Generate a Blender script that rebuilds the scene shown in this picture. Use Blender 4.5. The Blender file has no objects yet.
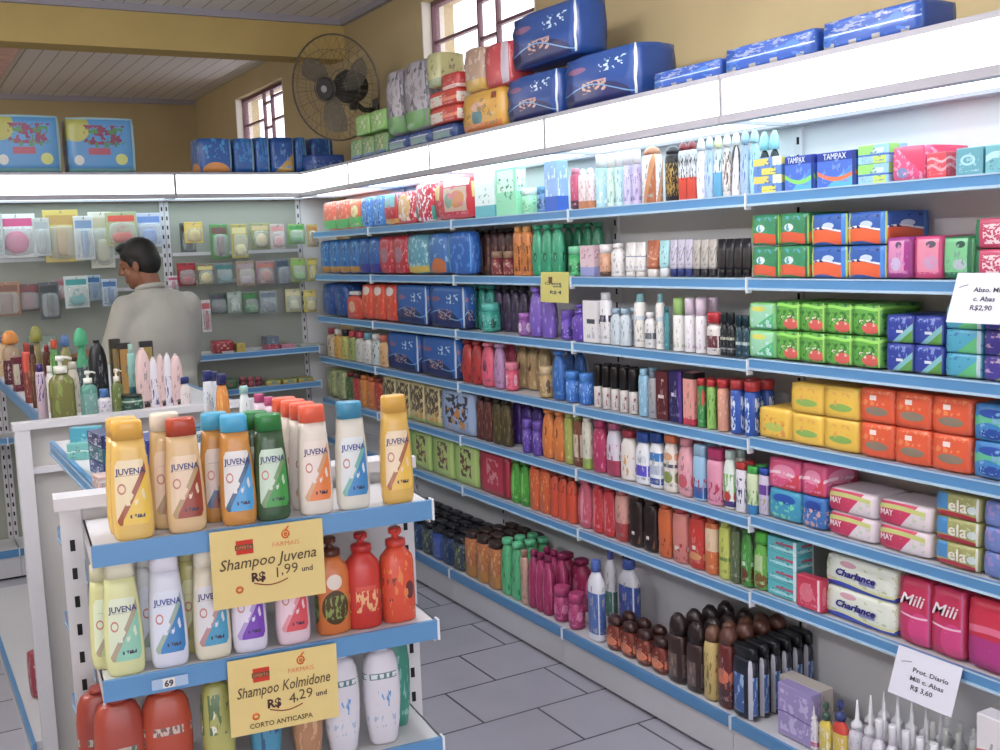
import bpy, bmesh, math, random
from math import sin, cos, pi, radians, sqrt
from mathutils import Vector, Matrix

random.seed(7)
SC = bpy.context.scene
COL = SC.collection

# ------------------------------------------------------------------ camera
FPX, YAW, PITCH, ROLL, CH = 1082.3, 0.51547, 0.118044, 0.03833, 1.55


def cam_axes():
    cy, sy, cp, sp = cos(YAW), sin(YAW), cos(PITCH), sin(PITCH)
    f = Vector((sy * cp, cy * cp, -sp))
    r = Vector((cy, -sy, 0))
    d = f.cross(r)
    cr, sr = cos(ROLL), sin(ROLL)
    return cr * r + sr * d, -sr * r + cr * d, f


CX, CD, CF = cam_axes()


def on(px, py, ax, val):
    """World point that a measured photo point has on the plane axis=val."""
    d = CX * ((px - 500) / FPX) + CD * ((py - 375) / FPX) + CF
    o = Vector((0, 0, CH))
    return o + d * ((val - o[ax]) / d[ax])


def y_at(px, X, z):
    k = (px - 500) / FPX
    # (P.CX) - k (P.CF) = 0 with P=(X,Y,z-CH)
    a = CX - CF * k
    return -(a.x * X + a.z * (z - CH)) / a.y


def x_at(px, Y, z):
    k = (px - 500) / FPX
    a = CX - CF * k
    return -(a.y * Y + a.z * (z - CH)) / a.x


def z_at(py, X, Y):
    k = (py - 375) / FPX
    a = CD - CF * k
    return CH - (a.x * X + a.y * Y) / a.z


# ------------------------------------------------------------------ colour and materials
def lin(c):
    if isinstance(c, str):
        c = [int(c[i:i + 2], 16) / 255 for i in (0, 2, 4)]
    return tuple((x / 12.92 if x <= .04045 else ((x + .055) / 1.055) ** 2.4) for x in c) + (1,)


def inkc(c):
    """print and plastic colours of the goods, greyed to paint in haze"""
    r = lin(c)
    g = .3 * r[0] + .55 * r[1] + .15 * r[2]
    return tuple(x + (g - x) * .14 for x in r[:3]) + (1,)


MATS = {}


def mat(name, col, rough=.5, metal=0, emit=None, es=0, spec=.5, trans=0, alpha=1, noise=0, nscale=8):
    key = ('m', name)
    if key in MATS:
        return MATS[key]
    m = bpy.data.materials.new(name)
    m.use_nodes = True
    nt = m.node_tree
    b = nt.nodes['Principled BSDF']
    b.inputs['Base Color'].default_value = lin(col)
    b.inputs['Roughness'].default_value = rough
    b.inputs['Metallic'].default_value = metal
    b.inputs['Specular IOR Level'].default_value = spec
    b.inputs['Transmission Weight'].default_value = trans
    b.inputs['Alpha'].default_value = alpha
    if emit:
        b.inputs['Emission Color'].default_value = lin(emit)
        b.inputs['Emission Strength'].default_value = es
    if noise:
        tc = nt.nodes.new('ShaderNodeTexCoord')
        n = nt.nodes.new('ShaderNodeTexNoise')
        n.inputs['Scale'].default_value = nscale
        n.inputs['Detail'].default_value = 5
        nt.links.new(tc.outputs['Object'], n.inputs['Vector'])
        mr = nt.nodes.new('ShaderNodeMapRange')
        mr.inputs['From Min'].default_value = .3
        mr.inputs['From Max'].default_value = .7
        mr.inputs['To Min'].default_value = 1 - noise
        mr.inputs['To Max'].default_value = 1
        nt.links.new(n.outputs['Fac'], mr.inputs['Value'])
        mx = nt.nodes.new('ShaderNodeMix')
        mx.data_type = 'RGBA'
        mx.blend_type = 'MULTIPLY'
        mx.inputs['Factor'].default_value = 1
        mx.inputs['A'].default_value = lin(col)
        nt.links.new(mr.outputs['Result'], mx.inputs['B'])
        nt.links.new(mx.outputs['Result'], b.inputs['Base Color'])
    MATS[key] = m
    return m


def pr(base, *layers, rough=.32, trans=0):
    """Printed surface: layers are drawn in the UV square of the face.
    r u0 v0 u1 v1 c | e cu cv ru rv c | d a b c col (a*u+b*v>c) | w c0 amp freq half col | n scale thr c u0 v0 u1 v1"""
    if rough == .32 and not any(q[0] == 'n' for q in layers):
        bc = [int(base[i:i + 2], 16) for i in (0, 2, 4)]
        t = 255 if sum(bc) < 430 else 60
        layers = layers + (('n', 9.5, .59, ''.join('%02x' % int(x + (t - x) * .38) for x in bc), .14, .12, .86, .8),)
    key = ('p', base, layers, rough)
    if key in MATS:
        return MATS[key]
    m = bpy.data.materials.new('printed_%s' % base)
    m.use_nodes = True
    nt = m.node_tree
    L, N = nt.links.new, nt.nodes.new
    b = nt.nodes['Principled BSDF']
    b.inputs['Roughness'].default_value = rough
    b.inputs['Coat Weight'].default_value = .15
    b.inputs['Coat Roughness'].default_value = .2
    if not layers:
        b.inputs['Base Color'].default_value = inkc(base)
        MATS[key] = m
        return m
    uv = N('ShaderNodeUVMap')
    uv.uv_map = 'UVMap'
    s = N('ShaderNodeSeparateXYZ')
    L(uv.outputs[0], s.inputs[0])
    U, V = s.outputs[0], s.outputs[1]

    def M(op, a, c=None, d=None):
        n = N('ShaderNodeMath')
        n.operation = op
        for i, x in enumerate((a, c, d)):
            if x is None:
                continue
            if isinstance(x, (int, float)):
                n.inputs[i].default_value = x
            else:
                L(x, n.inputs[i])
        return n.outputs[0]
    inside = M('LESS_THAN', V, 1.01)
    cur = None

    def near(x, c, h):
        return M('COMPARE', x, c, h)
    for ly in layers:
        k = ly[0]
        if k == 'r':
            _, u0, v0, u1, v1, c = ly
            f = M('MULTIPLY', near(U, (u0 + u1) / 2, (u1 - u0) / 2), near(V, (v0 + v1) / 2, (v1 - v0) / 2))
        elif k == 'e':
            _, cu, cv, ru, rv, c = ly
            a = M('POWER', M('ABSOLUTE', M('DIVIDE', M('SUBTRACT', U, cu), ru)), 2)
            e = M('POWER', M('ABSOLUTE', M('DIVIDE', M('SUBTRACT', V, cv), rv)), 2)
            f = M('MULTIPLY', M('LESS_THAN', M('ADD', a, e), 1), inside)
        elif k == 'd':
            _, A, B, C, c = ly
            f = M('MULTIPLY', M('GREATER_THAN', M('ADD', M('MULTIPLY', U, A), M('MULTIPLY', V, B)), C), inside)
        elif k == 'w':
            _, c0, amp, fr, hw, c = ly
            g = M('SUBTRACT', V, M('ADD', M('MULTIPLY', M('SINE', M('MULTIPLY', U, fr)), amp), c0))
            f = M('MULTIPLY', M('LESS_THAN', M('ABSOLUTE', g), hw), inside)
        elif k == 'n':
            _, sc, thr, c, u0, v0, u1, v1 = ly
            n = N('ShaderNodeTexNoise')
            n.inputs['Scale'].default_value = 1
            n.inputs['Detail'].default_value = 2
            mp = N('ShaderNodeMapping')
            mp.inputs['Scale'].default_value = (sc, sc * .8, 1)
            mp.inputs['Location'].default_value = (len(c) + sc * 3.1 + thr * 17, u0 * 9, v0 * 5)
            L(uv.outputs[0], mp.inputs[0])
            L(mp.outputs[0], n.inputs['Vector'])
            f = M('GREATER_THAN', n.outputs['Fac'], thr)
            f = M('MULTIPLY', f, M('MULTIPLY', near(U, (u0 + u1) / 2, (u1 - u0) / 2), near(V, (v0 + v1) / 2, (v1 - v0) / 2)))
        mx = N('ShaderNodeMix')
        mx.data_type = 'RGBA'
        L(f, mx.inputs['Factor'])
        if cur is None:
            mx.inputs['A'].default_value = inkc(base)
        else:
            L(cur, mx.inputs['A'])
        mx.inputs['B'].default_value = inkc(c)
        cur = mx.outputs['Result']
    L(cur, b.inputs['Base Color'])
    MATS[key] = m
    return m


def plastic(c, rough=.28):
    m = mat('plastic_%s' % c, c, rough)
    m.node_tree.nodes['Principled BSDF'].inputs['Base Color'].default_value = inkc(c)
    return m


# ------------------------------------------------------------------ mesh tools
MESH = {}


def set_uv(me, w, d, h, z0=0, top=True, plain=False):
    uv = me.uv_layers.new(name='UVMap')
    for p in me.polygons:
        n = p.normal
        for li in p.loop_indices:
            co = me.vertices[me.loops[li].vertex_index].co
            if abs(n.z) > .8 and abs(n.z) > abs(n.y) and top:
                u, v = co.x / w + .5, 2 + co.y / d
            elif plain and abs(n.x) > abs(n.y):
                u, v = co.y / d + .5, 3 + co.z / h
            elif abs(n.y) >= abs(n.x):
                u, v = co.x / w + .5, (co.z - z0) / h
            else:
                u, v = co.y / d + .5, (co.z - z0) / h
            uv.data[li].uv = (u, v)


def from_bm(name, bm, mats=(), smooth=False):
    me = bpy.data.meshes.new(name)
    bmesh.ops.recalc_face_normals(bm, faces=bm.faces)
    bm.to_mesh(me)
    bm.free()
    if smooth:
        for p in me.polygons:
            p.use_smooth = True
    for m in mats:
        me.materials.append(m)
    return me


def bx(bm, x0, x1, y0, y1, z0, z1, mi=0):
    v = [bm.verts.new((x, y, z)) for x in (x0, x1) for y in (y0, y1) for z in (z0, z1)]
    for q in ((0, 1, 3, 2), (4, 6, 7, 5), (0, 4, 5, 1), (2, 3, 7, 6), (0, 2, 6, 4), (1, 5, 7, 3)):
        f = bm.faces.new([v[i] for i in q])
        f.material_index = mi
    return v


def tube(bm, pts, r, n=8, mi=0, close=False, r2=None):
    rings = []
    pts = [Vector(p) for p in pts]
    m = len(pts)
    for i, p in enumerate(pts):
        if close:
            t = pts[(i + 1) % m] - pts[i - 1]
        else:
            t = pts[min(i + 1, m - 1)] - pts[max(i - 1, 0)]
        t.normalize()
        up = Vector((0, 0, 1)) if abs(t.z) < .9 else Vector((1, 0, 0))
        a = t.cross(up).normalized()
        b = t.cross(a)
        rr = r if r2 is None else r + (r2 - r) * i / (m - 1)
        rings.append([bm.verts.new(p + a * rr * cos(2 * pi * k / n) + b * rr * sin(2 * pi * k / n)) for k in range(n)])
    for i in range(m if close else m - 1):
        A, B = rings[i], rings[(i + 1) % m]
        for k in range(n):
            f = bm.faces.new((A[k], A[(k + 1) % n], B[(k + 1) % n], B[k]))
            f.material_index = mi
            f.smooth = True
    if not close:
        for R in (rings[0], rings[-1]):
            f = bm.faces.new(R)
            f.material_index = mi


def superell(a, b, n, N):
    out = []
    for k in range(N):
        t = 2 * pi * (k + .5) / N
        c, s = cos(t), sin(t)
        out.append((a * math.copysign(abs(c) ** (2 / n), c), b * math.copysign(abs(s) ** (2 / n), s)))
    return out


def loft(bm, prof, N=20, n=2.6, mi=0, z0=0):
    """prof: (z, a, b) half-widths; capped both ends."""
    rings = []
    for z, a, b in prof:
        rings.append([bm.verts.new((x, y, z + z0)) for x, y in superell(a, b, n, N)])
    for A, B in zip(rings, rings[1:]):
        for k in range(N):
            f = bm.faces.new((A[k], A[(k + 1) % N], B[(k + 1) % N], B[k]))
            f.smooth = True
            f.material_index = mi
    for R in (rings[0], rings[-1]):
        f = bm.faces.new(R)
        f.material_index = mi


SHAPES = {  # (height share, width share, depth share) of the body below the cap
    'shampoo': [(0, .86, .82), (.02, .95, .95), (.1, 1, 1), (.6, .98, .98), (.8, .9, .92), (.92, .72, .75), (1, .5, .62)],
    'tapered': [(0, .8, .8), (.015, .9, .92), (.07, .97, 1), (.22, 1, 1), (.45, .97, .97), (.7, .9, .93), (.88, .81, .86), (1, .76, .82)],
    'bullet': [(0, .66, .7), (.03, .74, .8), (.25, .92, .94), (.5, 1, 1), (.72, .99, .99), (.88, .9, .9), (.96, .74, .74), (1, .5, .5)],
    'waist': [(0, .88, .88), (.03, .97, .97), (.2, 1, 1), (.45, .88, .9), (.65, .9, .92), (.85, .96, .95), (.95, .8, .8), (1, .6, .7)],
    'oval': [(0, .7, .75), (.03, .84, .9), (.2, .97, 1), (.45, 1, 1), (.7, .93, .97), (.9, .72, .8), (.97, .55, .65), (1, .4, .5)],
    'round': [(0, .92, .92), (.02, 1, 1), (.78, 1, 1), (.86, .93, .93), (.94, .62, .62), (1, .45, .45)],
    'slim': [(0, .9, .9), (.02, 1, 1), (.85, 1, 1), (.95, .92, .92), (1, .8, .8)],
    'arch': [(0, .92, .9), (.03, 1, 1), (.6, 1, 1), (.78, .9, 1), (.9, .68, .9), (.97, .42, .7), (1, .3, .5)],
    'blade': [(0, .75, .8), (.03, .82, .9), (.3, 1, 1), (.6, .98, .9), (.85, .8, .7), (.96, .5, .5), (1, .25, .3)],
    'urn': [(0, .6, .6), (.04, .8, .8), (.2, .98, .98), (.4, 1, 1), (.6, .85, .85), (.8, .55, .55), (1, .38, .38)],
}


def prof_of(shape, w, d, h):
    return [(t * h, a * w / 2, b * d / 2) for t, a, b in SHAPES[shape]]


def surf(shape, w, d, h, x, z, n=2.6):
    pf = prof_of(shape, w, d, h)
    a, b = pf[-1][1:]
    for (z0, a0, b0), (z1, a1, b1) in zip(pf, pf[1:]):
        if z <= z1:
            t = max(0, (z - z0) / (z1 - z0))
            a, b = a0 + (a1 - a0) * t, b0 + (b1 - b0) * t
            break
    q = min(.98, abs(x) / a)
    return -b * (1 - q ** n) ** (1 / n)


def body_mesh(shape, w, d, h, N=20, n=2.6):
    key = ('body', shape, round(w, 3), round(d, 3), round(h, 3), N, n)
    if key not in MESH:
        bm = bmesh.new()
        loft(bm, prof_of(shape, w, d, h), N, n)
        me = from_bm('bottle_body', bm)
        set_uv(me, w, d, h)
        me.materials.append(None)
        MESH[key] = me
    return MESH[key]


def cap_mesh(kind, w, d, h, N=16):
    key = ('cap', kind, round(w, 4), round(d, 4), round(h, 4), N)
    if key in MESH:
        return MESH[key]
    bm = bmesh.new()
    a, b = w / 2, d / 2
    if kind == 'flip':
        loft(bm, [(0, a, b), (h * .88, a * .95, b * .95), (h, a * .86, b * .86)], N, 3)
    elif kind == 'dome':
        loft(bm, [(0, a, b), (h * .4, a * .98, b * .98), (h * .75, a * .8, b * .8), (h, a * .35, b * .35)], N, 2.2)
    elif kind == 'screw':
        loft(bm, [(0, a, b), (h * .9, a, b), (h, a * .9, b * .9)], N, 2)
    elif kind == 'cone':
        loft(bm, [(0, a, b), (h * .15, a * .9, b * .9), (h * .3, a * .35, b * .35), (h, a * .12, b * .12)], N, 2)
    elif kind == 'pump':
        loft(bm, [(0, a, b), (h * .4, a, b), (h * .42, a * .3, b * .3), (h * .72, a * .3, b * .3)], N, 2)
        loft(bm, [(h * .72, a * .7, b * .7), (h, a * .6, b * .6)], N, 2)
        tube(bm, [(0, 0, h * .88), (a * 1.1, 0, h * .88), (a * 1.9, 0, h * .76)], a * .25, 6)
    elif kind == 'push':
        loft(bm, [(0, a, b), (h * .3, a, b), (h * .36, a * .8, b * .8), (h * .42, a * .34, b * .34), (h * .66, a * .34, b * .34),
                  (h * .68, a * .66, b * .66), (h * .92, a * .66, b * .66), (h, a * .5, b * .5)], N, 2)
        tube(bm, [(0, 0, h * .82), (0, -b * 1.15, h * .8)], b * .2, 6)
    me = from_bm('bottle_cap', bm)
    me.materials.append(None)
    MESH[key] = me
    return me


def box_mesh(w, d, h, bev=.0015):
    key = ('box', round(w, 3), round(d, 3), round(h, 3))
    if key not in MESH:
        bm = bmesh.new()
        bx(bm, -w / 2, w / 2, -d / 2, d / 2, 0, h)
        bmesh.ops.bevel(bm, geom=bm.edges[:], offset=bev, segments=1, affect='EDGES')
        me = from_bm('carton', bm)
        set_uv(me, w, d, h)
        me.materials.append(None)
        MESH[key] = me
    return MESH[key]


def pack_mesh(w, d, h, r=.3, n=6, crease=.0, plain=False):
    key = ('pack', round(w, 3), round(d, 3), round(h, 3), r, n, crease, plain)
    if key in MESH:
        return MESH[key]
    bm = bmesh.new()
    bx(bm, -1, 1, -1, 1, -1, 1)
    bmesh.ops.subdivide_edges(bm, edges=bm.edges[:], cuts=n, use_grid_fill=True)
    rnd = random.Random(3)
    for v in bm.verts:
        x, y, z = v.co
        X = x * sqrt(max(0, 1 - r * y * y / 2 - r * z * z / 2 + r * r * y * y * z * z / 3))
        Y = y * sqrt(max(0, 1 - r * x * x / 2 - r * z * z / 2 + r * r * x * x * z * z / 3))
        Z = z * sqrt(max(0, 1 - r * y * y / 2 - r * x * x / 2 + r * r * y * y * x * x / 3))
        if crease:
            X += rnd.uniform(-crease, crease)
            Y += rnd.uniform(-crease, crease) * (w / d)
            Z += rnd.uniform(-crease, crease) * .4
        v.co = (X * w / 2, Y * d / 2, h / 2 + Z * h / 2)
    me = from_bm('soft_pack', bm, smooth=True)
    zs = min(v.co.z for v in me.vertices)
    for v in me.vertices:
        v.co.z -= zs
    set_uv(me, w, d, h, top=True, plain=plain)
    me.materials.append(None)
    MESH[key] = me
    return me


FONT_CACHE = {}


def text_mesh(body, size, width=None, shear=0, bold=0, extrude=.0002):
    key = (body, size, width, shear, bold)
    if key in FONT_CACHE:
        return FONT_CACHE[key]
    cu = bpy.data.curves.new('txt', 'FONT')
    cu.body = body
    cu.size = size
    cu.shear = shear
    cu.offset = bold
    cu.extrude = extrude
    cu.align_x = 'CENTER'
    cu.resolution_u = 2
    ob = bpy.data.objects.new('txt', cu)
    COL.objects.link(ob)
    dg = bpy.context.evaluated_depsgraph_get()
    me = bpy.data.meshes.new_from_object(ob.evaluated_get(dg))
    bpy.data.objects.remove(ob)
    bpy.data.curves.remove(cu)
    xs = [v.co.x for v in me.vertices]
    k = 1
    if width and xs:
        k = width / (max(xs) - min(xs))
        mid = (max(xs) + min(xs)) / 2
    for v in me.vertices:   # into x right, z up, facing -y
        x = (v.co.x - mid) * k if width else v.co.x
        v.co = (x, -v.co.z, v.co.y)
    me.materials.clear()
    me.materials.append(None)
    FONT_CACHE[key] = me
    return me


def wrapped_text(body, size, width, shape, w, d, h, z, lift=.0006, **k):
    key = ('wt', body, size, width, shape, round(w, 3), round(d, 3), round(h, 3), round(z, 3))
    if key in MESH:
        return MESH[key]
    me = text_mesh(body, size, width, **k).copy()
    for v in me.vertices:
        y = surf(shape, w, d, h, v.co.x, v.co.z + z)
        v.co = (v.co.x, y - lift + v.co.y, v.co.z + z)
    MESH[key] = me
    return me


def label_mesh(shape, w, d, h, u0, u1, v0, v1, lift=.0004, nx=10, nz=12):
    """Rounded sticker following the bottle front."""
    key = ('lab', shape, round(w, 3), round(d, 3), round(h, 3), u0, u1, v0, v1)
    if key in MESH:
        return MESH[key]
    bm = bmesh.new()
    g = []
    for j in range(nz + 1):
        t = j / nz
        z = h * (v0 + (v1 - v0) * t)
        e = 1.0
        edge = min(t, 1 - t)
        if edge < .12:
            e = .84 + .16 * sqrt(max(0, 1 - (1 - edge / .12) ** 2))
        pf = prof_of(shape, w, d, h)
        aw = w / 2
        for (z0, a0, _), (z1, a1, _) in zip(pf, pf[1:]):
            if z0 <= z <= z1:
                aw = a0 + (a1 - a0) * (z - z0) / (z1 - z0)
        row = []
        for i in range(nx + 1):
            s = i / nx
            x = aw * (u0 + (u1 - u0) * s) * e
            row.append(bm.verts.new((x, surf(shape, w, d, h, x, z) - lift, z)))
        g.append(row)
    uvl = bm.loops.layers.uv.new('UVMap')
    for j in range(nz):
        for i in range(nx):
            f = bm.faces.new((g[j][i], g[j][i + 1], g[j + 1][i + 1], g[j + 1][i]))
            f.smooth = True
            for l, (a, c) in zip(f.loops, ((i, j), (i + 1, j), (i + 1, j + 1), (i, j + 1))):
                l[uvl].uv = (a / nx, c / nz)
    me = bpy.data.meshes.new('label')
    bm.to_mesh(me)
    bm.free()
    me.materials.append(None)
    MESH[key] = me
    return me


# ------------------------------------------------------------------ things
def link(name, me, parent=None, m=None, loc=(0, 0, 0), rot=0):
    o = bpy.data.objects.new(name, me)
    COL.objects.link(o)
    o.location = loc
    o.rotation_euler = (0, 0, rot)
    if parent:
        o.parent = parent
    if m is not None and me is not None:
        if len(me.materials) == 0:
            me.materials.append(None)
        o.material_slots[0].link = 'OBJECT'
        o.material_slots[0].material = m
    return o


LABELS = {}


def tag(o, label, cat, group=None):
    n = len(label.split())
    if n > 16 or n < 4:
        print('LABEL LENGTH', n, label)
    if label in LABELS:
        print('LABEL TWICE', label)
    LABELS[label] = 1
    o['label'] = label
    o['category'] = cat
    if group:
        o['group'] = group
    return o


def struct(o):
    o['kind'] = 'structure'
    return o


def thing(name, parts, label, cat, group=None, loc=(0, 0, 0), rot=0):
    """parts: (name, mesh, material, offset[, subparts])"""
    if len(parts) == 1 and len(parts[0]) < 5:
        p = parts[0]
        root = link(name, p[1], None, p[2], Vector(loc), rot)
        return tag(root, label, cat, group)
    root = link(name, None, None, None, loc, rot)
    tag(root, label, cat, group)
    for p in parts:
        c = link(p[0], p[1], root, p[2], p[3])
        for q in (p[4] if len(p) > 4 else ()):
            link(q[0], q[1], c, q[2], q[3])
    return root


Z0 = (0, 0, 0)


def bottle(w, d, h, body, cap, shape='shampoo', capf=.14, capw=.55, capk='flip', inv=False, N=18, extra=()):
    hb = h * (1 - capf)
    sh = SHAPES[shape][-1]
    cw = w * capw
    cd = max(d * .5, min(d * .9, cw)) if capk in ('flip', 'dome') else min(cw, d * .9)
    if capk in ('screw', 'cone', 'pump', 'push'):
        cd = cw = min(cw, d * .95)
    pts = [('body', body_mesh(shape, w, d, hb, N), body, Z0) + ((tuple(extra),) if extra else ()),
           ('pump' if capk in ('pump', 'push') else ('nozzle' if capk == 'cone' else 'cap'), cap_mesh(capk, cw, cd, h - hb), cap, (0, 0, hb))]
    return pts


def tube_inv(w, d, h, body, cap, capf=.15):
    """stands on its cap, narrows to a flat crimp at the top"""
    key = ('inv', round(w, 3), round(d, 3), round(h, 3))
    hb = h * (1 - capf)
    if key not in MESH:
        bm = bmesh.new()
        a, b = w / 2, d / 2
        loft(bm, [(0, a * .85, b), (hb * .1, a * .95, b), (hb * .6, a, b * .7), (hb, a, b * .12)], 18, 2.3)
        me = from_bm('tube_body', bm)
        set_uv(me, w, d, hb)
        me.materials.append(None)
        MESH[key] = me
    return [('cap', cap_mesh('flip', w * .8, d * .9, h * capf), cap, Z0), ('body', MESH[key], body, (0, 0, h * capf))]


def can(w, h, body, cap, capf=.2, capw=.92):
    hb = h * (1 - capf)
    key = ('can', round(w, 3), round(hb, 3))
    if key not in MESH:
        bm = bmesh.new()
        a = w / 2
        loft(bm, [(0, a * .94, a * .94), (hb * .02, a, a), (hb * .92, a, a), (hb * .97, a * .9, a * .9), (hb, a * .8, a * .8)], 18, 2)
        me = from_bm('can_body', bm)
        set_uv(me, w, w, hb)
        me.materials.append(None)
        MESH[key] = me
    return [('body', MESH[key], body, Z0), ('cap', cap_mesh('screw', w * capw, w * capw, h - hb), cap, (0, 0, hb))]


def jar(w, h, body, lid, lidf=.28):
    hb = h * (1 - lidf)
    key = ('jar', round(w, 3), round(hb, 3))
    if key not in MESH:
        bm = bmesh.new()
        a = w / 2
        loft(bm, [(0, a * .88, a * .88), (hb * .06, a * .97, a * .97), (hb * .5, a, a), (hb, a * .93, a * .93)], 20, 2.4)
        me = from_bm('jar_body', bm)
        set_uv(me, w, w, hb)
        me.materials.append(None)
        MESH[key] = me
    return [('body', MESH[key], body, Z0), ('lid', cap_mesh('screw', w * .98, w * .98, h - hb), lid, (0, 0, hb))]


def carton(w, d, h, m):
    return [('carton', box_mesh(w, d, h), m, Z0)]


def pack(w, d, h, m, r=.3, crease=.012, plain=False):
    return [('pack', pack_mesh(w, d, h, r, 6, crease, plain), m, Z0)]


ORD = ['leftmost', 'second', 'third', 'fourth', 'fifth', 'sixth', 'seventh', 'eighth', 'ninth', 'tenth', 'eleventh', 'twelfth',
       'thirteenth', 'fourteenth', 'fifteenth', 'sixteenth']


def pos_word(i, n, what='of its row'):
    if n == 1:
        return ''
    if i == 0:
        return ', leftmost %s' % what
    if i == n - 1:
        return ', rightmost %s' % what
    return ', %s from left %s' % (ORD[i], what)


# ------------------------------------------------------------------ the room
WALLC = 'bfa15c'
m_wall = mat('ochre_wall_paint', 'b8a67c', .8, noise=.1, nscale=2.5)
m_beam = mat('ochre_beam_paint', 'c0a868', .8, noise=.1, nscale=3)
m_metal = mat('white_powder_coat', 'd4d3d6', .38, noise=.04, nscale=6)
m_panel = mat('white_back_panel', 'dadbdc', .5, noise=.05, nscale=3)
m_frame = mat('grey_canopy_frame', 'a9a7ae', .45)
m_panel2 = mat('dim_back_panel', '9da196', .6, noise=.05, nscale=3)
m_rail = mat('blue_price_rail', '5b90c0', .3)
m_lip_glint = mat('lip_highlight_blue', 'b4cfe2', .2)  # reflected highlight on the rail plastic, painted as a paler blue
m_dark = mat('dark_slot', '151516', .8)
m_clip = mat('white_clip', 'e4e8ea', .3)
m_black = mat('black_plastic', '17171a', .4)
m_diff = mat('lit_acrylic_front', 'ffffff', .5, emit='f4fffb', es=2.2)
m_under = mat('lit_acrylic_underside', 'ffffff', .5, emit='dff6ff', es=3.2)


def simple(name, fn, m, parent=None, loc=Z0, smooth=False):
    bm = bmesh.new()
    fn(bm)
    me = from_bm(name, bm, (), smooth)
    for x in (m if isinstance(m, (list, tuple)) else [m]):
        me.materials.append(x)
    o = bpy.data.objects.new(name, me)
    COL.objects.link(o)
    o.location = loc
    if parent:
        o.parent = parent
    return o


def floor_mat():
    m = bpy.data.materials.new('grey_floor_tiles')
    m.use_nodes = True
    nt = m.node_tree
    L, N = nt.links.new, nt.nodes.new
    b = nt.nodes['Principled BSDF']
    tc = N('ShaderNodeTexCoord')
    mp = N('ShaderNodeMapping')
    mp.inputs['Location'].default_value = (-1.795 + .41 * 8, -3.0 + .2847 * 40, 0)
    L(tc.outputs['Object'], mp.inputs[0])
    br = N('ShaderNodeTexBrick')
    br.offset = .5
    br.inputs['Scale'].default_value = 1
    br.inputs['Brick Width'].default_value = .41
    br.inputs['Row Height'].default_value = .2847
    br.inputs['Mortar Size'].default_value = .0045
    br.inputs['Mortar Smooth'].default_value = .2
    br.inputs['Color1'].default_value = lin('b6b4be')
    br.inputs['Color2'].default_value = lin('acaab5')
    br.inputs['Mortar'].default_value = lin('4c4a50')
    L(mp.outputs[0], br.inputs['Vector'])
    n = N('ShaderNodeTexNoise')
    n.inputs['Scale'].default_value = 5
    n.inputs['Detail'].default_value = 6
    L(tc.outputs['Object'], n.inputs['Vector'])
    mr = N('ShaderNodeMapRange')
    mr.inputs['To Min'].default_value = .84
    mr.inputs['To Max'].default_value = 1.05
    L(n.outputs['Fac'], mr.inputs['Value'])
    mx = N('ShaderNodeMix')
    mx.data_type = 'RGBA'
    mx.blend_type = 'MULTIPLY'
    mx.inputs['Factor'].default_value = 1
    L(br.outputs['Color'], mx.inputs['A'])
    L(mr.outputs[0], mx.inputs['B'])
    L(mx.outputs['Result'], b.inputs['Base Color'])
    b.inputs['Roughness'].default_value = .38
    bp = N('ShaderNodeBump')
    bp.inputs['Strength'].default_value = .3
    bp.inputs['Distance'].default_value = .002
    bp.invert = True
    L(br.outputs['Fac'], bp.inputs['Height'])
    L(bp.outputs[0], b.inputs['Normal'])
    return m


def plank_mat():
    m = bpy.data.materials.new('painted_ceiling_boards')
    m.use_nodes = True
    nt = m.node_tree
    L, N = nt.links.new, nt.nodes.new
    b = nt.nodes['Principled BSDF']
    tc = N('ShaderNodeTexCoord')
    br = N('ShaderNodeTexBrick')
    br.offset = .5
    mp = N('ShaderNodeMapping')
    mp.inputs['Rotation'].default_value = (0, 0, pi / 2)
    L(tc.outputs['Object'], mp.inputs[0])
    br.inputs['Scale'].default_value = 1
    br.inputs['Brick Width'].default_value = 6
    br.inputs['Row Height'].default_value = .1
    br.inputs['Mortar Size'].default_value = .003
    br.inputs['Color1'].default_value = lin('e2e0de')
    br.inputs['Color2'].default_value = lin('dad8d5')
    br.inputs['Mortar'].default_value = lin('7b7876')
    L(mp.outputs[0], br.inputs['Vector'])
    L(br.outputs['Color'], b.inputs['Base Color'])
    b.inputs['Roughness'].default_value = .45
    return m


WX, BWY, LWX, FWY, CZ = 2.40, 9.2, -2.6, -2.6, 2.85
struct(simple('floor', lambda bm: bx(bm, LWX - .2, WX + .2, FWY - .2, BWY + .2, -.1, 0), floor_mat()))
m_plank = plank_mat()
struct(simple('ceiling', lambda bm: bx(bm, LWX - .2, WX + .2, FWY - .2, BWY + .2, CZ, CZ + .1), m_plank))
W1 = (3.83, 4.88, 2.10, 2.74)
W2 = (6.97, 8.05, 2.05, 2.70)


def right_wall(bm):
    x0, x1 = WX, WX + .18
    bx(bm, x0, x1, FWY - .2, W1[0], 0, CZ)
    bx(bm, x0, x1, W1[1], W2[0], 0, CZ)
    bx(bm, x0, x1, W2[1], BWY + .2, 0, CZ)
    for w in (W1, W2):
        bx(bm, x0, x1, w[0], w[1], 0, w[2])
        bx(bm, x0, x1, w[0], w[1], w[3], CZ)


struct(simple('wall_right', right_wall, m_wall))
struct(simple('wall_back', lambda bm: bx(bm, LWX - .2, WX, BWY, BWY + .2, 0, CZ), m_wall))
struct(simple('wall_left', lambda bm: bx(bm, LWX - .2, LWX, FWY - .2, BWY, 0, CZ), m_wall))


def front_wall(bm):
    bx(bm, LWX, -2.1, FWY - .2, FWY, 0, CZ)
    bx(bm, 1.9, WX, FWY - .2, FWY, 0, CZ)
    bx(bm, -2.1, 1.9, FWY - .2, FWY, 2.45, CZ)


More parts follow.
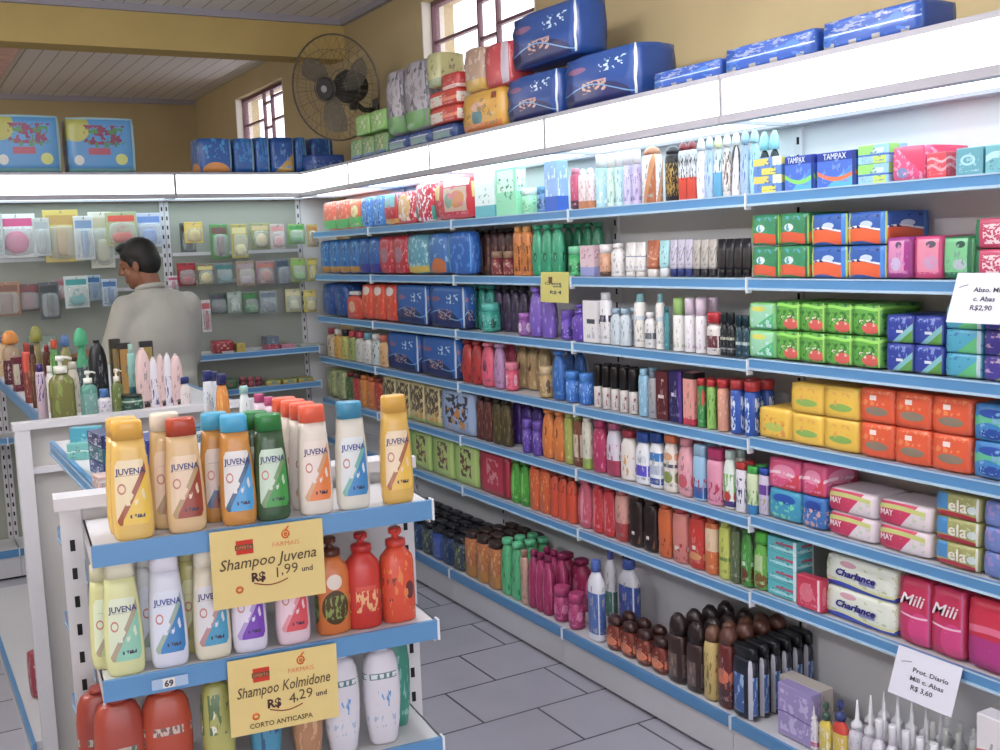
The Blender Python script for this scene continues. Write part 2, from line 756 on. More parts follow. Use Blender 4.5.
struct(simple('wall_front', front_wall, m_wall))
struct(simple('trim_1', lambda bm: bx(bm, LWX, WX, 5.87, 6.05, 2.632, CZ), m_beam))
struct(simple('trim_2', lambda bm: (bx(bm, LWX, WX - .03, 5.845, 5.87, CZ - .035, CZ), bx(bm, WX - .03, WX, FWY, 5.87, CZ - .035, CZ)),
              mat('grey_cornice', '9c98a0', .6)))
struct(simple('trim_3', lambda bm: bx(bm, LWX, WX, BWY - .025, BWY, CZ - .04, CZ), mat('grey_cornice', '9c98a0', .6)))

struct(simple('trim_4', lambda bm: bx(bm, LWX, .86, 6.5, 8.8, CZ - .012, CZ), mat('pale_terracotta_patch', 'e8c0b0', .8, noise=.3, nscale=9)))

m_win = mat('brown_window_steel', '6d4a52', .5)
m_jamb = mat('white_window_jamb', 'd8d2c4', .6)
m_glass = mat('window_glass', 'ffffff', .05, alpha=.12)


def window(name, w):
    y0, y1, z0, z1 = w
    X = WX + .07
    r = link(name, None, None, None, (X, (y0 + y1) / 2, z0))
    struct(r)
    W, H = y1 - y0, z1 - z0
    t = .012

    def fr(bm):
        a = -W / 2
        bx(bm, -.02, .02, a, a + .022, 0, H)
        bx(bm, -.02, .02, -a - .022, -a, 0, H)
        bx(bm, -.02, .02, a, -a, 0, .022)
        bx(bm, -.02, .02, a, -a, H - .022, H)
    simple('window_frame', fr, m_win, r)

    def bars(bm):
        # local +y is the far side (left in the photo)
        v1, v2 = W * .06, -W * .1
        for v in (v1, v2):
            bx(bm, -.012, .012, v - t / 2, v + t / 2, .02, H - .02)
        for k in (.2, .45, .7):
            bx(bm, -.012, .012, v1, W / 2 - .02, H * k - .007, H * k + .007)
        for k in (.33, .6, .86):
            bx(bm, -.012, .012, v2, v1, H * k - .007, H * k + .007)
        for k in (.14, .4, .66, .9):
            bx(bm, -.012, .012, -W / 2 + .02, v2, H * k - .007, H * k + .007)
    simple('muntins', bars, m_win, r)
    simple('pane', lambda bm: bx(bm, -.002, .002, -W / 2 + .02, W / 2 - .02, .02, H - .02), m_glass, r)
    simple('jamb', lambda bm: (bx(bm, -.069, .05, W / 2 - .012, W / 2 - .001, 0, H), bx(bm, -.069, .05, -W / 2 + .001, -W / 2 + .012, 0, H),
                               bx(bm, -.069, .05, -W / 2, W / 2, .001, .012)), m_jamb, r)


window('window_1', W1)
window('window_2', W2)

# ------------------------------------------------------------------ shelving
YJ = [.516, 1.423, 2.330, 3.238, 4.146, 5.053, 5.848]
XF, XBK = 2.152, 2.352
SZD = {3: .006, 4: .008, 5: .012, 6: .008}
SZ = [None, 1.67, 1.434, 1.20, .97, .735, .51, .15]


def upright(bm, x, zt, w=.022, y0=-.012, y1=0, first=.06, pitch=.05, sw=.17):
    bx(bm, x - w / 2, x + w / 2, y0, y1, 0, zt)
    z = first
    while z < zt - .03:
        bx(bm, x - w * sw, x + w * sw, y0 - .0006, y0, z, z + .021, 1)
        z += pitch


def rail(bm, L, D, z, h=.034, t=.011, lip_glint=True, x0=0.0):
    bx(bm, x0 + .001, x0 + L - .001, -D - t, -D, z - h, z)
    if lip_glint:  # pale strips along the rail edges carry the painted highlight
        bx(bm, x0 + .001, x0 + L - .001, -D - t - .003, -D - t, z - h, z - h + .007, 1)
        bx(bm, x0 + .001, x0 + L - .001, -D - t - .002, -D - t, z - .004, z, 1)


def shelving(name, L, loc, rot, zs, D, label, group, base=.284, canopy=.302, bz=.15, ztop=1.99, hooks=(), double=False, pm=None):
    r = link(name, None, None, None, loc, rot)
    tag(r, label, 'shelving unit', group)
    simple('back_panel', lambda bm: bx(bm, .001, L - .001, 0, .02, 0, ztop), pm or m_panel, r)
    for x in ((.0125, L - .0125) if double else (L - .002,)):
        simple('upright', lambda bm: upright(bm, x, ztop - .1, .022 if double else .03), (m_metal, m_dark), r)
    for z in zs:
        s = simple('shelf', lambda bm: (bx(bm, .003, L - .003, -D, -.013, z - .02, z - .004),
                                        bx(bm, .003, L - .003, -.02, -.013, z - .02, z + .004)), m_metal, r)
        simple('price_rail', lambda bm: rail(bm, L, D, z), (m_rail, m_lip_glint), s)
        simple('rail_clip', lambda bm: bx(bm, L - .006, L - .0005, -D - .0165, -D + .004, z - .043, z + .003), m_clip, s)
    if bz:
        s = simple('base_shelf', lambda bm: bx(bm, .003, L - .003, -base, -.013, bz - .02, bz - .004), m_metal, r)
        simple('price_rail', lambda bm: rail(bm, L, base, bz, .036, lip_glint=False), (m_rail, m_lip_glint), s)
        simple('rail_clip', lambda bm: bx(bm, L - .006, L - .0005, -base - .0165, -base + .004, bz - .04, bz + .003), m_clip, s)
        simple('kick_plate', lambda bm: (bx(bm, .001, L - .001, -base - .004, -base + .01, .012, bz - .037),), m_metal, r)
        simple('plinth', lambda bm: bx(bm, .001, L - .001, -base + .012, -.02, 0, .03), m_dark, r)
    if canopy:
        C = canopy
        c = simple('light_canopy', lambda bm: (
            bx(bm, .001, L - .001, -C + .004, 0, 1.981, ztop + .004),
            bx(bm, .001, L - .001, -C - .006, -C + .012, 1.981, ztop + .004),
            bx(bm, .001, L - .001, -C - .008, -C + .03, 1.862, 1.884),
            bx(bm, .001, .006, -C - .002, -.01, 1.862, 1.981), bx(bm, L - .006, L - .001, -C - .002, -.01, 1.862, 1.981)), m_frame, r)
        simple('lit_front_panel', lambda bm: bx(bm, .006, L - .006, -C, -C + .004, 1.884, 1.981), m_diff, c)
        simple('lit_underside_panel', lambda bm: bx(bm, .006, L - .006, -C + .03, -.06, 1.872, 1.876), m_under, c)
        simple('rear_cover', lambda bm: bx(bm, .006, L - .006, -.06, -.001, 1.862, 1.876), m_frame, c)
    for z in hooks:
        simple('peg_bar', lambda bm: bx(bm, .026, L - .026, -.03, -.012, z - .01, z + .008), m_metal, r)
    return r


WALLNAMES = ['nearest the camera, running out of the picture at right', 'right of the white price notices',
             'third from the corner', 'second to last', 'fourth', 'x', 'x']
desc = {0: 'white wall shelving unit at the right beyond the picture edge, nearest the camera',
        1: 'white wall shelving unit with the two white price notices',
        2: 'white wall shelving unit holding the dark hair bottles on its bottom shelf',
        3: 'white wall shelving unit with the small yellow price note on a rail',
        4: 'white wall shelving unit with stacked blue nappy packs on its middle shelves',
        5: 'white wall shelving unit in the right back corner'}
for i in range(6):
    L = YJ[i + 1] - YJ[i]
    shelving('wall_shelving', L, (XBK, YJ[i + 1], 0), -pi / 2, [SZ[k] + (SZD.get(k, 0) if i < 2 else 0) for k in range(1, 7)], XBK - XF, desc[i], 'lit shelving along the right wall')
BY = 6.052
XJ = [-.40, .485, 1.372, 2.139]
BWU = []
bd = ['white back wall shelving unit at far left with hanging baby goods',
      'white back wall shelving unit behind the person',
      'white back wall shelving unit right of the person']
for i in range(3):
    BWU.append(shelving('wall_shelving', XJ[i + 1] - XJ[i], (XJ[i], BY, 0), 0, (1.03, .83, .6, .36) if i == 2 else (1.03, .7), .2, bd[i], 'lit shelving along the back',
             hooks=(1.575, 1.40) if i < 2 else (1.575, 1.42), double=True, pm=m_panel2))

# end display of the island
EC = link('display_gondola', None, None, None, (.583, 2.06, 0), radians(-5.5))
tag(EC, 'white slotted end display with blue rails full of shampoo in the foreground', 'shelving unit')
for x in (-.32, .32):
    simple('upright', lambda bm: upright(bm, x, 1.105, .036, -.02, .02, .02, .053, sw=.12), (m_metal, m_dark), EC)
simple('top_cap', lambda bm: bx(bm, -.346, .346, -.03, .03, 1.105, 1.128), m_metal, EC)
simple('back_panel', lambda bm: bx(bm, -.299, .299, -.004, .008, .1, 1.105), m_panel, EC)
simple('base_plate', lambda bm: bx(bm, -.3, .3, -.235, .019, .02, .1), m_metal, EC)
ECZ = [1.085, .853, .62, .388, .15]
for z in ECZ:
    s = simple('shelf', lambda bm: (bx(bm, -.299, .299, -.233, -.021, z - .018, z - .003), bx(bm, -.299, -.296, -.23, -.021, z - .045, z - .003),
                                    bx(bm, .296, .299, -.23, -.021, z - .045, z - .003)), m_metal, EC)
    simple('price_rail', lambda bm: rail(bm, .6, .234, z, .036, .009, False, -.3), (m_rail, m_lip_glint), s)
    simple('rail_clip', lambda bm: bx(bm, .298, .302, -.246, -.228, z - .038, z + .002), m_clip, s)

# middle island run and the far island run
MG = link('island_gondola', None, None, None, (.585, 2.6, 0))
tag(MG, 'white island shelving run directly behind the shampoo end display', 'shelving unit')
simple('spine_panel', lambda bm: bx(bm, -.012, .012, -.47, .44, 0, 1.06), m_panel, MG)
simple('base_plate', lambda bm: bx(bm, -.22, .22, -.47, .44, 0, .13), m_metal, MG)
for z in (1.085, .853, .62, .388, .15):
    s = simple('shelf', lambda bm: bx(bm, -.222, .222, -.48, .45, z - .018, z - .003) if z > 1 else
               (bx(bm, -.222, -.0125, -.48, .45, z - .018, z - .003), bx(bm, .0125, .222, -.48, .45, z - .018, z - .003)), m_metal, MG)
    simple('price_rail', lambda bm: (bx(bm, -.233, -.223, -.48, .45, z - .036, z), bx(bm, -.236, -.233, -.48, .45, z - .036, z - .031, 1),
                                     bx(bm, -.2345, -.2332, -.4, .35, z - .012, z - .009, 1)), (m_rail, m_lip_glint), s)
    simple('price_rail', lambda bm: bx(bm, .223, .233, -.48, .45, z - .036, z), (m_rail,), s)

FG = link('island_gondola', None, None, None, (.65, 3.76, 0))
tag(FG, 'white island shelving run with framed end panel topped by lotions', 'shelving unit')
simple('end_frame', lambda bm: (bx(bm, -.362, .36, -.462, -.41, 1.085, 1.105), bx(bm, -.358, -.318, -.46, -.42, 0, 1.085),
                                bx(bm, .318, .358, -.46, -.42, 0, 1.085), bx(bm, -.318, .318, -.45, -.425, .955, .972)), m_metal, FG)
simple('end_panel', lambda bm: bx(bm, -.318, .318, -.432, -.424, 0, 1.085), mat('beige_end_panel', 'bab7b2', .6), FG)
simple('spine_panel', lambda bm: bx(bm, -.012, .012, -.42, 1.34, 0, 1.06), m_panel, FG)
for z in (1.09,):
    s = simple('shelf', lambda bm: bx(bm, -.255, .3, -.408, 1.35, z - .018, z - .003), m_metal, FG)
    simple('price_rail', lambda bm: bx(bm, -.266, -.256, -.408, 1.35, z - .036, z), m_rail, s)
    simple('price_rail', lambda bm: bx(bm, .301, .311, -.408, 1.35, z - .036, z), m_rail, s)
s = simple('base_shelf', lambda bm: (bx(bm, -.372, -.0125, -.40, 1.35, .12, .147), bx(bm, .0125, .33, -.40, 1.35, .12, .147)), m_metal, FG)
simple('price_rail', lambda bm: bx(bm, -.384, -.373, -.42, 1.35, .112, .15), m_rail, s)
simple('kick_plate', lambda bm: bx(bm, -.37, -.36, -.40, 1.35, 0, .112), m_metal, FG)
simple('corner_panel', lambda bm: bx(bm, 2.141, 2.351, BY - .02, BY - .001, 0, 1.99), m_panel)['kind'] = 'structure'

# ------------------------------------------------------------------ goods on the right wall
SZ[0] = 1.9945
SHN = {0: 'on the lit canopy', 1: 'top shelf', 2: 'second shelf down', 3: 'third shelf down', 4: 'fourth shelf down', 5: 'fifth shelf down',
       6: 'sixth shelf down', 7: 'bottom shelf'}


def make(kind, w, d, h, c, o):
    """c = colours / materials, o = options"""
    B = c[0] if not isinstance(c[0], str) else pr(c[0])
    C = None
    if len(c) > 1:
        C = c[1] if not isinstance(c[1], str) else plastic(c[1])
    if kind == 'carton':
        P = carton(w, d, h, B)
    elif kind == 'pack':
        P = pack(w, d, h, B, o.get('r', .3), o.get('cr', .012), o.get('ps', False))
    elif kind == 'inv':
        return tube_inv(w, d, h, B, C, o.get('capf', .15))
    elif kind == 'can':
        return can(min(w, d), h, B, C, o.get('capf', .2), o.get('capw', .92))
    elif kind == 'jar':
        return jar(min(w, d), h, B, C, o.get('capf', .28))
    else:
        P = bottle(w, d, h, B, C, o.get('shape', 'shampoo'), o.get('capf', .14), o.get('capw', .55), o.get('capk', 'flip'),
                   N=o.get('N', 18))
    tx = o.get('text')
    if tx and kind in ('carton', 'pack'):
        s, size, wd, u, v, col = tx[:6]
        me = text_mesh(s, size * h, wd * w, tx[6] if len(tx) > 6 else 0, tx[7] if len(tx) > 7 else .0)
        yo = -d / 2 - .0012
        if kind == 'pack':
            q = o.get('r', .3)
            x, z = (u - .5) * 2, (v - .5) * 2
            yo = -d / 2 * (sqrt(max(0, 1 - q * x * x / 2 - q * z * z / 2))) - .003 - .012 * d * .3
            yo = min(yo, -d / 2 - .0035)
        P = P + [('lettering', me, plastic(col), ((u - .5) * w, yo, v * h))]
    return P


def run(sh, p0, p1, ptop, n, kind, c, desc, cat, name, stack=1, rows=1, d=None, X0=None, grp=None, jit=.0, alt=None, z0=0, wf=.95, hmul=1, lev=None, pbot=None, **o):
    """n goods side by side between photo columns p0..p1 on shelf sh of the right wall."""
    z = SZ[sh] + .0005 + z0 + (SZD.get(sh, 0) if p0 > 746 else 0)
    X0 = X0 if X0 is not None else {0: 2.062, 7: 2.082}.get(sh, 2.166)
    ya, yb = y_at(p0, X0, z), y_at(p1, X0, z)
    step = (ya - yb) / n
    ym = (ya + yb) / 2
    if pbot is not None:
        z = z_at(pbot, X0, ym)
    h = (z_at(ptop, X0, ym) - z)
    if sh > 0:
        h = min(h, (SZ[sh - 1] - .043 if sh > 1 else 1.856) - z)
    h = h / stack * hmul
    w = step * wf
    room = .182 if 0 < sh < 7 else .26
    if kind in ('can', 'jar'):   # round goods: their real diameter, not the stretch of rail they cover
        dist = (Vector((X0, ym, z)) - Vector((0, 0, CH))).dot(CF)
        w = min(w, (p1 - p0) / n * dist / FPX * 1.12)
        d = w
    if d is None:
        d = min(w * .62, .05) if kind not in ('carton', 'pack') else min(.165, room)
    grp = grp or ('%s on the %s' % (name.replace('_', ' ') + 's', SHN[sh]) if n * stack * rows > 1 else None)
    many = n > 1
    for r_ in range(rows):
        for i in range(n):
            for k in range(stack):
                cc = c
                if alt:
                    cc = alt[i % len(alt)]
                if lev:
                    cc = lev[k]
                x = X0 + d / 2 + r_ * (d * 1.12 + .004)
                if x + d / 2 > XBK - .012:
                    continue
                y = ya - (i + .5) * step
                parts = make(kind, w, d, h * .985, cc, o)
                lab = desc
                if many:
                    lab += pos_word(i, n, 'of %s' % NUM[n])
                if stack > 1:
                    lab += ', ' + (['lower', 'upper'][k] if stack == 2 else ['bottom', 'middle', 'upper', 'top'][k if k < stack - 1 else 3])
                if rows > 1:
                    lab += ', ' + ['front row', 'second row', 'third row', 'fourth row', 'fifth row', 'sixth row'][r_]
                lab += ', ' + SHN[sh]
                if rows == 1 and n > 1 and False:
                    pass
                if sh == 0:
                    lab = lab.replace(', on', ' on')
                thing(name, parts, lab, cat, grp, (x + random.uniform(-1, 1) * jit * .3, y, z + k * h), -pi / 2 + random.uniform(-jit, jit) * 4)


NUM = {2: 'two', 3: 'three', 4: 'four', 5: 'five', 6: 'six', 7: 'seven', 8: 'eight', 9: 'nine', 10: 'ten', 11: 'eleven', 12: 'twelve'}
BO, CT, PK, CN, JR = 'bottle', 'carton', 'pack', 'can', 'jar'


def lb(base, lab, ink, u=(.18, .82), v=(.2, .66), sc=14, thr=.56):
    return pr(base, ('r', u[0], v[0], u[1], v[1], lab), ('n', sc, thr, ink, u[0], v[0], u[1], v[1]))


def ink(base, *cs, sc=10, thr=.55, u=(.1, .9), v=(.1, .9)):
    """busy small print in several inks"""
    return pr(base, *[('n', sc + 1.7 * i, thr, c, u[0], v[0], u[1], v[1]) for i, c in enumerate(cs)])


nappy_blue = pr('1f62b4', ('d', -1.1, -1.2, -.72, '23449a'), ('e', .42, .02, .46, .40, '1c2a68'), ('w', .30, .1, 6.3, .012, '6fb7de'),
                ('n', 17, .53, 'c79a86', .24, .2, .62, .44), ('n', 13, .56, 'cfe6f2', .5, .58, .84, .8), ('e', .2, .68, .13, .06, '8e5f82'),
                ('r', .93, .02, 1, .98, 'b9c9cf'))
nappy_blue2 = pr('2273bd', ('r', 0, 0, 1, .22, 'c28a35'), ('n', 6, .58, '1a4f9e', 0, .25, 1, 1), ('n', 12, .6, '7cc4e0', .1, .3, .9, .9))
# ---- top shelf
S = 'sanitary pack'
run(1, 322, 347, 200, 2, 'pack', (pr('ee6a46', ('r', 0, 0, 1, .35, '5ec26a'), ('n', 8, .57, 'f7b6a0', 0, .35, 1, 1)),), 'orange topped green pack', 'pack', 'sanitary_pack')
run(1, 347, 360, 199, 1, 'pack', (pr('f0743a', ('r', 0, 0, 1, .4, '4fca66'), ('e', .6, .6, .25, .2, 'f5e7a0')),), 'orange pack with bright green base beside blue pack', 'pack', 'sanitary_pack')
run(1, 360, 383, 195, 2, 'pack', (ink('3f8fe0', '9fd0f5', '1b55b0'),), 'bright blue soft pack', 'pack', 'sanitary_pack')
run(1, 383, 396, 192, 1, 'pack', (pr('c4202f', ('r', .1, .55, .9, .95, '6fc4cd'), ('r', 0, 0, 1, .2, 'd8a63c')),), 'red pack with aqua top and ochre base', 'pack', 'nappy_pack')
run(1, 396, 414, 190, 1, 'pack', (pr('d02a3c', ('e', .45, .5, .35, .4, 'e3b15c'), ('n', 9, .56, 'f6dcd8', 0, .1, 1, 1)),), 'red pack with orange oval picture', 'pack', 'nappy_pack')
run(1, 414, 432, 180, 1, 'pack', (pr('f2e8ec', ('n', 9, .46, 'd21c3c', 0, 0, 1, 1), ('r', 0, 0, .2, .4, '3c9a8a')),), 'tall white pack streaked with red', 'pack', 'nappy_pack')
run(1, 432, 474, 176, 1, 'pack', (pr('cc1e34', ('r', .3, .2, .84, .76, 'd9b9a4'), ('e', .62, .48, .17, .2, 'd98b3a'), ('e', .42, .46, .1, .18, '7da08a'), ('r', .3, .78, .9, .95, 'f3e6ea'), ('r', .05, .5, .18, .85, 'ebc86a')),), 'big red nappy pack with baby picture window', 'nappy pack', 'nappy_pack')
run(1, 475, 495, 168, 1, 'carton', (pr('eef8f6', ('r', 0, 0, 1, .26, '58b9c6'), ('n', 9, .6, '7ab8b4', .2, .3, .8, .7)),), 'tall white carton with teal base', 'carton', 'carton', d=.05)
run(1, 496, 517, 166, 1, 'carton', (pr('8fe2b4', ('r', .1, .5, .9, .95, 'd8f6e4'), ('n', 9, .58, '2d8f66', .1, .3, .9, .8)),), 'tall mint green carton', 'carton', 'carton', d=.05)
run(1, 517, 531, 188, 1, 'jar', (pr('8fd8a8'), 'e6f7f0'), 'mint jar with white lid', 'jar', 'cosmetic_jar')
run(1, 532, 545, 186, 1, 'jar', (pr('4e86b8', ('e', .5, .5, .3, .3, '2c4f80')), '5aa0cc'), 'blue jar with blue lid', 'jar', 'cosmetic_jar')
run(1, 545, 558, 160, 1, 'carton', (pr('8fb4ea', ('r', 0, 0, 1, .3, '2c62c8'), ('n', 7, .58, 'd8e8fa', .1, .3, .9, .9)),), 'slim blue carton with deeper blue base', 'carton', 'carton', d=.05)
run(1, 569, 577, 168, 1, 'bottle', (pr('d0507a', ('r', 0, 0, 1, .25, '54303c')), 'e08aa4'), 'slim rose bottle with dark foot', 'bottle', 'lotion_bottle', shape='slim')
run(1, 577, 592, 168, 2, 'bottle', (pr('f0dede', ('r', 0, 0, 1, .22, 'cc8050'), ('n', 9, .58, 'd090a0', .1, .2, .9, .8)), 'f6f0f2'), 'blush lotion bottle with amber foot', 'bottle', 'lotion_bottle', shape='slim', capk='dome')
run(1, 592, 603, 154, 1, 'can', (pr('a9d6e6', ('n', 8, .58, 'e4f6fa', .1, .1, .9, .9)), 'f2f8fa'), 'pale blue spray can with white cap', 'spray can', 'spray_can', capf=.24)
run(1, 604, 638, 151, 4, 'can', (pr('d8e8dc'), 'f6f6f0'), 'pastel spray can with white cap', 'spray can', 'spray_can', capf=.26,
    alt=[(pr('cfe6d4', ('n', 8, .57, '8fb8a6', .1, .1, .9, .9)), 'f6f4ec'), (pr('c6e4ea', ('n', 9, .57, '8cb4c4', .1, .1, .9, .9)), 'f4f4f4'), (pr('d4cce8', ('n', 8, .57, '9b8cc0', .1, .1, .9, .9)), 'f4f0f4'), (pr('c9b8dc', ('n', 8, .57, '8a78b0', .1, .1, .9, .9)), 'f2eef4')])
run(1, 639, 655, 146, 1, 'bottle', (pr('f4ece8', ('d', 1.2, -.7, .25, 'd9955e'), ('d', 1.2, -.7, .55, 'b8683a')), 'b9764e'), 'white sun lotion with swooping amber stripe', 'bottle', 'lotion_bottle', shape='slim', capk='dome', capw=.8)
run(1, 663, 675, 145, 1, 'bottle', (pr('1c1a1c', ('n', 14, .5, 'b8923e', .1, .1, .9, .8)), '2c2a32'), 'black bottle with gold print', 'bottle', 'styling_bottle', shape='slim', capk='dome', capw=.9)
run(1, 677, 694, 141, 2, 'bottle', (pr('cfd4da', ('r', 0, 0, 1, .45, 'd8432c'), ('n', 9, .55, '2a2626', .1, .4, .9, .9)), '8a2a34'), 'silver bottle with red lower half', 'bottle', 'styling_bottle', shape='slim', capk='dome', capw=.8)
run(1, 695, 757, 133, 7, 'bottle', (pr('e6eef6'), 'eef4f8'), 'tall pale lotion bottle', 'bottle', 'lotion_bottle', shape='blade', capk='dome', capw=.7, capf=.2,
    alt=[(pr('f2f2fa', ('n', 7, .6, 'a9a4c8', .1, .1, .9, .8)), 'f6f6fa'), (pr('a9c6ea', ('n', 7, .56, '5f80b8', .1, .1, .9, .8)), 'bcdcf6'), (pr('cfe0e6', ('r', 0, 0, 1, .5, '4fa3cc'), ('n', 7, .58, '2c3a48', .1, .4, .9, .9)), 'e4ecb4'), (pr('d9d6d2', ('n', 7, .52, '6e5048', .1, .1, .9, .9)), 'eef0f4'), (pr('e8e4e6', ('d', -1, .4, -.2, '3b3436'), ('n', 7, .6, 'b0a8b8', .1, .1, .9, .8)), 'eef6f4'), (pr('9fbce0', ('n', 7, .56, '5a7cb0', .1, .1, .9, .8)), 'a6d2ee'), (pr('9fd8e6', ('n', 7, .56, '4f94b0', .1, .1, .9, .8)), 'b2ecf2')])
run(1, 757, 777, 130, 2, 'bottle', (pr('2e3638', ('r', 0, 0, 1, .5, '7fd0dc')), '9be6ea'), 'aqua bottle behind yellow and blue cartons', 'bottle', 'lotion_bottle', shape='blade', X0=2.23, capf=.3, capk='dome', capw=.8)
run(1, 753, 782, 157, 1, 'carton', (pr('5b8ad0', ('r', .0, .55, .55, .95, 'd9c84a'), ('r', .3, 0, .8, .38, 'e0d43a'), ('r', .7, .5, 1, 1, 'dfeec0')),), 'blue tampon carton with yellow squares', 'carton', 'tampon_carton', stack=2, d=.05)
tampon = lambda c1, c2: pr('1d4fae', ('r', 0, 0, 1, .7, '3f86d4'), ('r', 0, 0, 1, .35, '48b4d8'), ('d', -1, 1.1, -.25, '3f6ed0'), ('w', .42, -.2, 3, .06, c1), ('r', 0, .75, 1, 1, '17389a'), ('r', .93, 0, 1, 1, '14307c'))
run(1, 784, 814, 155, 1, 'carton', (tampon('7ed850', ''),), 'blue lettered tampon carton with green swoosh', 'carton', 'tampon_carton', d=.06, text=('TAMPAX', .24, .6, .42, .79, 'e4eef8'))
run(1, 816, 856, 151, 1, 'carton', (tampon('f0703c', ''),), 'blue lettered tampon carton with orange swoosh', 'carton', 'tampon_carton', d=.06, text=('TAMPAX', .24, .6, .48, .79, 'e4eef8'))
run(1, 857, 889, 144, 1, 'carton', (pr('8fc4e6', ('r', 0, .5, .55, 1, '8ede62'), ('r', .5, 0, .92, .42, 'c0e04c'), ('r', .5, .55, .85, .8, 'c8e8e0'), ('r', 0, .4, 1, .5, '3c68c8')),), 'pale blue carton with lime corners', 'carton', 'tampon_carton', stack=2, d=.07)
run(1, 891, 925, 145, 1, 'pack', (pr('e2487e', ('e', .32, .22, .2, .15, '7a8ab8'), ('n', 8, .57, 'f49ab8', 0, 0, 1, 1), ('d', 1, 1, 1.1, 'e82a60')),), 'hot pink soft pack beside red carton', 'pack', 'sanitary_pack', r=.12)
run(1, 926, 946, 152, 1, 'carton', (pr('dc3c50', ('w', .4, .1, 6, .06, 'f2a0a8'), ('w', .7, .08, 6, .05, 'f4b0b4')),), 'small red carton with pale waves', 'carton', 'carton', d=.06)
run(1, 955, 983, 147, 1, 'carton', (pr('5ba2b0', ('e', .45, .55, .28, .2, 'a8d4dc'), ('e', .45, .55, .18, .12, '5ba2b0')),), 'teal carton with pale oval', 'carton', 'carton', d=.08)
run(1, 984, 1022, 143, 1, 'carton', (pr('6cb6c0', ('w', .5, .15, 5, .12, 'b4dede')),), 'aqua carton at the photo edge', 'carton', 'carton', d=.08)
# ---- second shelf
run(2, 320, 358, 236, 4, 'pack', (nappy_blue2,), 'blue pack with ochre base', 'pack', 'nappy_pack')
run(2, 358, 378, 236, 2, 'pack', (pr('2a62b0', ('r', 0, 0, 1, .28, '3c3a9a'), ('n', 8, .58, '6cb0e0', .1, .3, .9, .9)),), 'blue pack with violet base', 'pack', 'nappy_pack')
run(2, 378, 406, 232, 2, 'pack', (pr('c02436', ('e', .5, .5, .3, .2, 'a8788a'), ('n', 8, .6, 'e87a84', 0, 0, 1, 1)),), 'red pack with oval face', 'pack', 'nappy_pack')
run(2, 406, 426, 232, 1, 'pack', (pr('58a4bc', ('r', 0, 0, 1, .22, 'd8bc3c'), ('n', 8, .58, 'a8d8e0', 0, .2, 1, 1)),), 'aqua pack with yellow base', 'pack', 'nappy_pack')
run(2, 427, 446, 230, 1, 'pack', (pr('3a78c4', ('e', .6, .12, .42, .28, 'd0702c'), ('n', 8, .58, '8cc4e8', 0, .3, 1, 1)),), 'blue pack with rust coloured hill', 'pack', 'nappy_pack')
run(2, 447, 472, 227, 1, 'pack', (pr('1f66c4', ('n', 7, .58, '4a96e0', 0, 0, 1, 1), ('r', 0, 0, .12, 1, '5cb0e8')),), 'plain bright blue nappy pack end', 'nappy pack', 'nappy_pack', d=.06)
run(2, 474, 512, 228, 5, 'bottle', (pr('4a2a2a', ('n', 8, .55, '8c5a48', .1, .1, .9, .9)), '2c1a1c'), 'dark brown shampoo bottle', 'bottle', 'shampoo_bottle', shape='waist', capf=.1, X0=2.245)
run(2, 487, 511, 251, 2, 'jar', (pr('7a2630', ('n', 9, .58, 'c8907a', .1, .1, .9, .9)), '9c7a5c'), 'maroon hair cream jar before brown bottles', 'jar', 'cream_jar')
run(2, 512, 529, 225, 2, 'bottle', (pr('d9812e', ('n', 8, .56, '7a3c16', .1, .1, .9, .9)), 'e09a44'), 'orange shampoo bottle beside green ones', 'bottle', 'shampoo_bottle', shape='slim', capf=.12)
run(2, 530, 560, 222, 3, 'bottle', (pr('1f9a70', ('e', .55, .4, .16, .1, '124a38'), ('n', 7, .6, '3cc090', .1, .1, .9, .9)), '23a87c'), 'emerald shampoo bottle', 'bottle', 'shampoo_bottle', shape='blade', capf=.08)
run(2, 561, 600, 221, 4, 'bottle', (pr('17825c', ('n', 7, .6, '36b486', .1, .1, .9, .9)), '1c8c64'), 'deep green conditioner bottle', 'bottle', 'shampoo_bottle', shape='blade', capf=.08, X0=2.245)
run(2, 563, 578, 246, 1, 'jar', (pr('2fae62', ('e', .4, .4, .25, .25, '186c3c')), '74d2a0'), 'squat green hair cream jar', 'jar', 'cream_jar')
run(2, 580, 594, 245, 1, 'carton', (pr('e2c4cc', ('r', 0, 0, 1, .3, '9aa0d8'), ('n', 8, .58, 'c07a90', .1, .3, .9, .9)),), 'pink and lilac carton beside cream jar', 'carton', 'carton', d=.05)
run(2, 595, 608, 244, 1, 'jar', (pr('d8a07c', ('r', 0, 0, 1, .2, '5c4038')), 'f0e8e6'), 'tan jar with white lid', 'jar', 'cosmetic_jar')
run(2, 609, 620, 243, 1, 'bottle', (pr('ece8e4'), 'f2f0ec'), 'short plain white lotion bottle', 'bottle', 'lotion_bottle', shape='round')
run(2, 623, 643, 242, 2, 'inv', (pr('e8e4e0', ('w', .5, .02, 3, .02, '7c8ca8'), ('n', 8, .62, 'b0aeb8', .1, .1, .9, .9)), 'e4dfda'), 'white deodorant with thin grey line', 'deodorant', 'deodorant_bottle')
run(2, 644, 656, 240, 1, 'inv', (pr('b4603a', ('w', .4, .06, 6, .03, 'd89a7a')), 'e6ded6'), 'copper deodorant with white base', 'deodorant', 'deodorant_bottle', capf=.22)
run(2, 657, 667, 240, 1, 'inv', (pr('a4dce0'), 'e4e8e8'), 'pale aqua deodorant with white base', 'deodorant', 'deodorant_bottle', capf=.25)
run(2, 668, 691, 239, 3, 'inv', (pr('c4bfd2', ('w', .5, .2, 8, .05, '8c86a4')), '2c3a78'), 'silver deodorant with navy base', 'deodorant', 'deodorant_bottle', capf=.22)
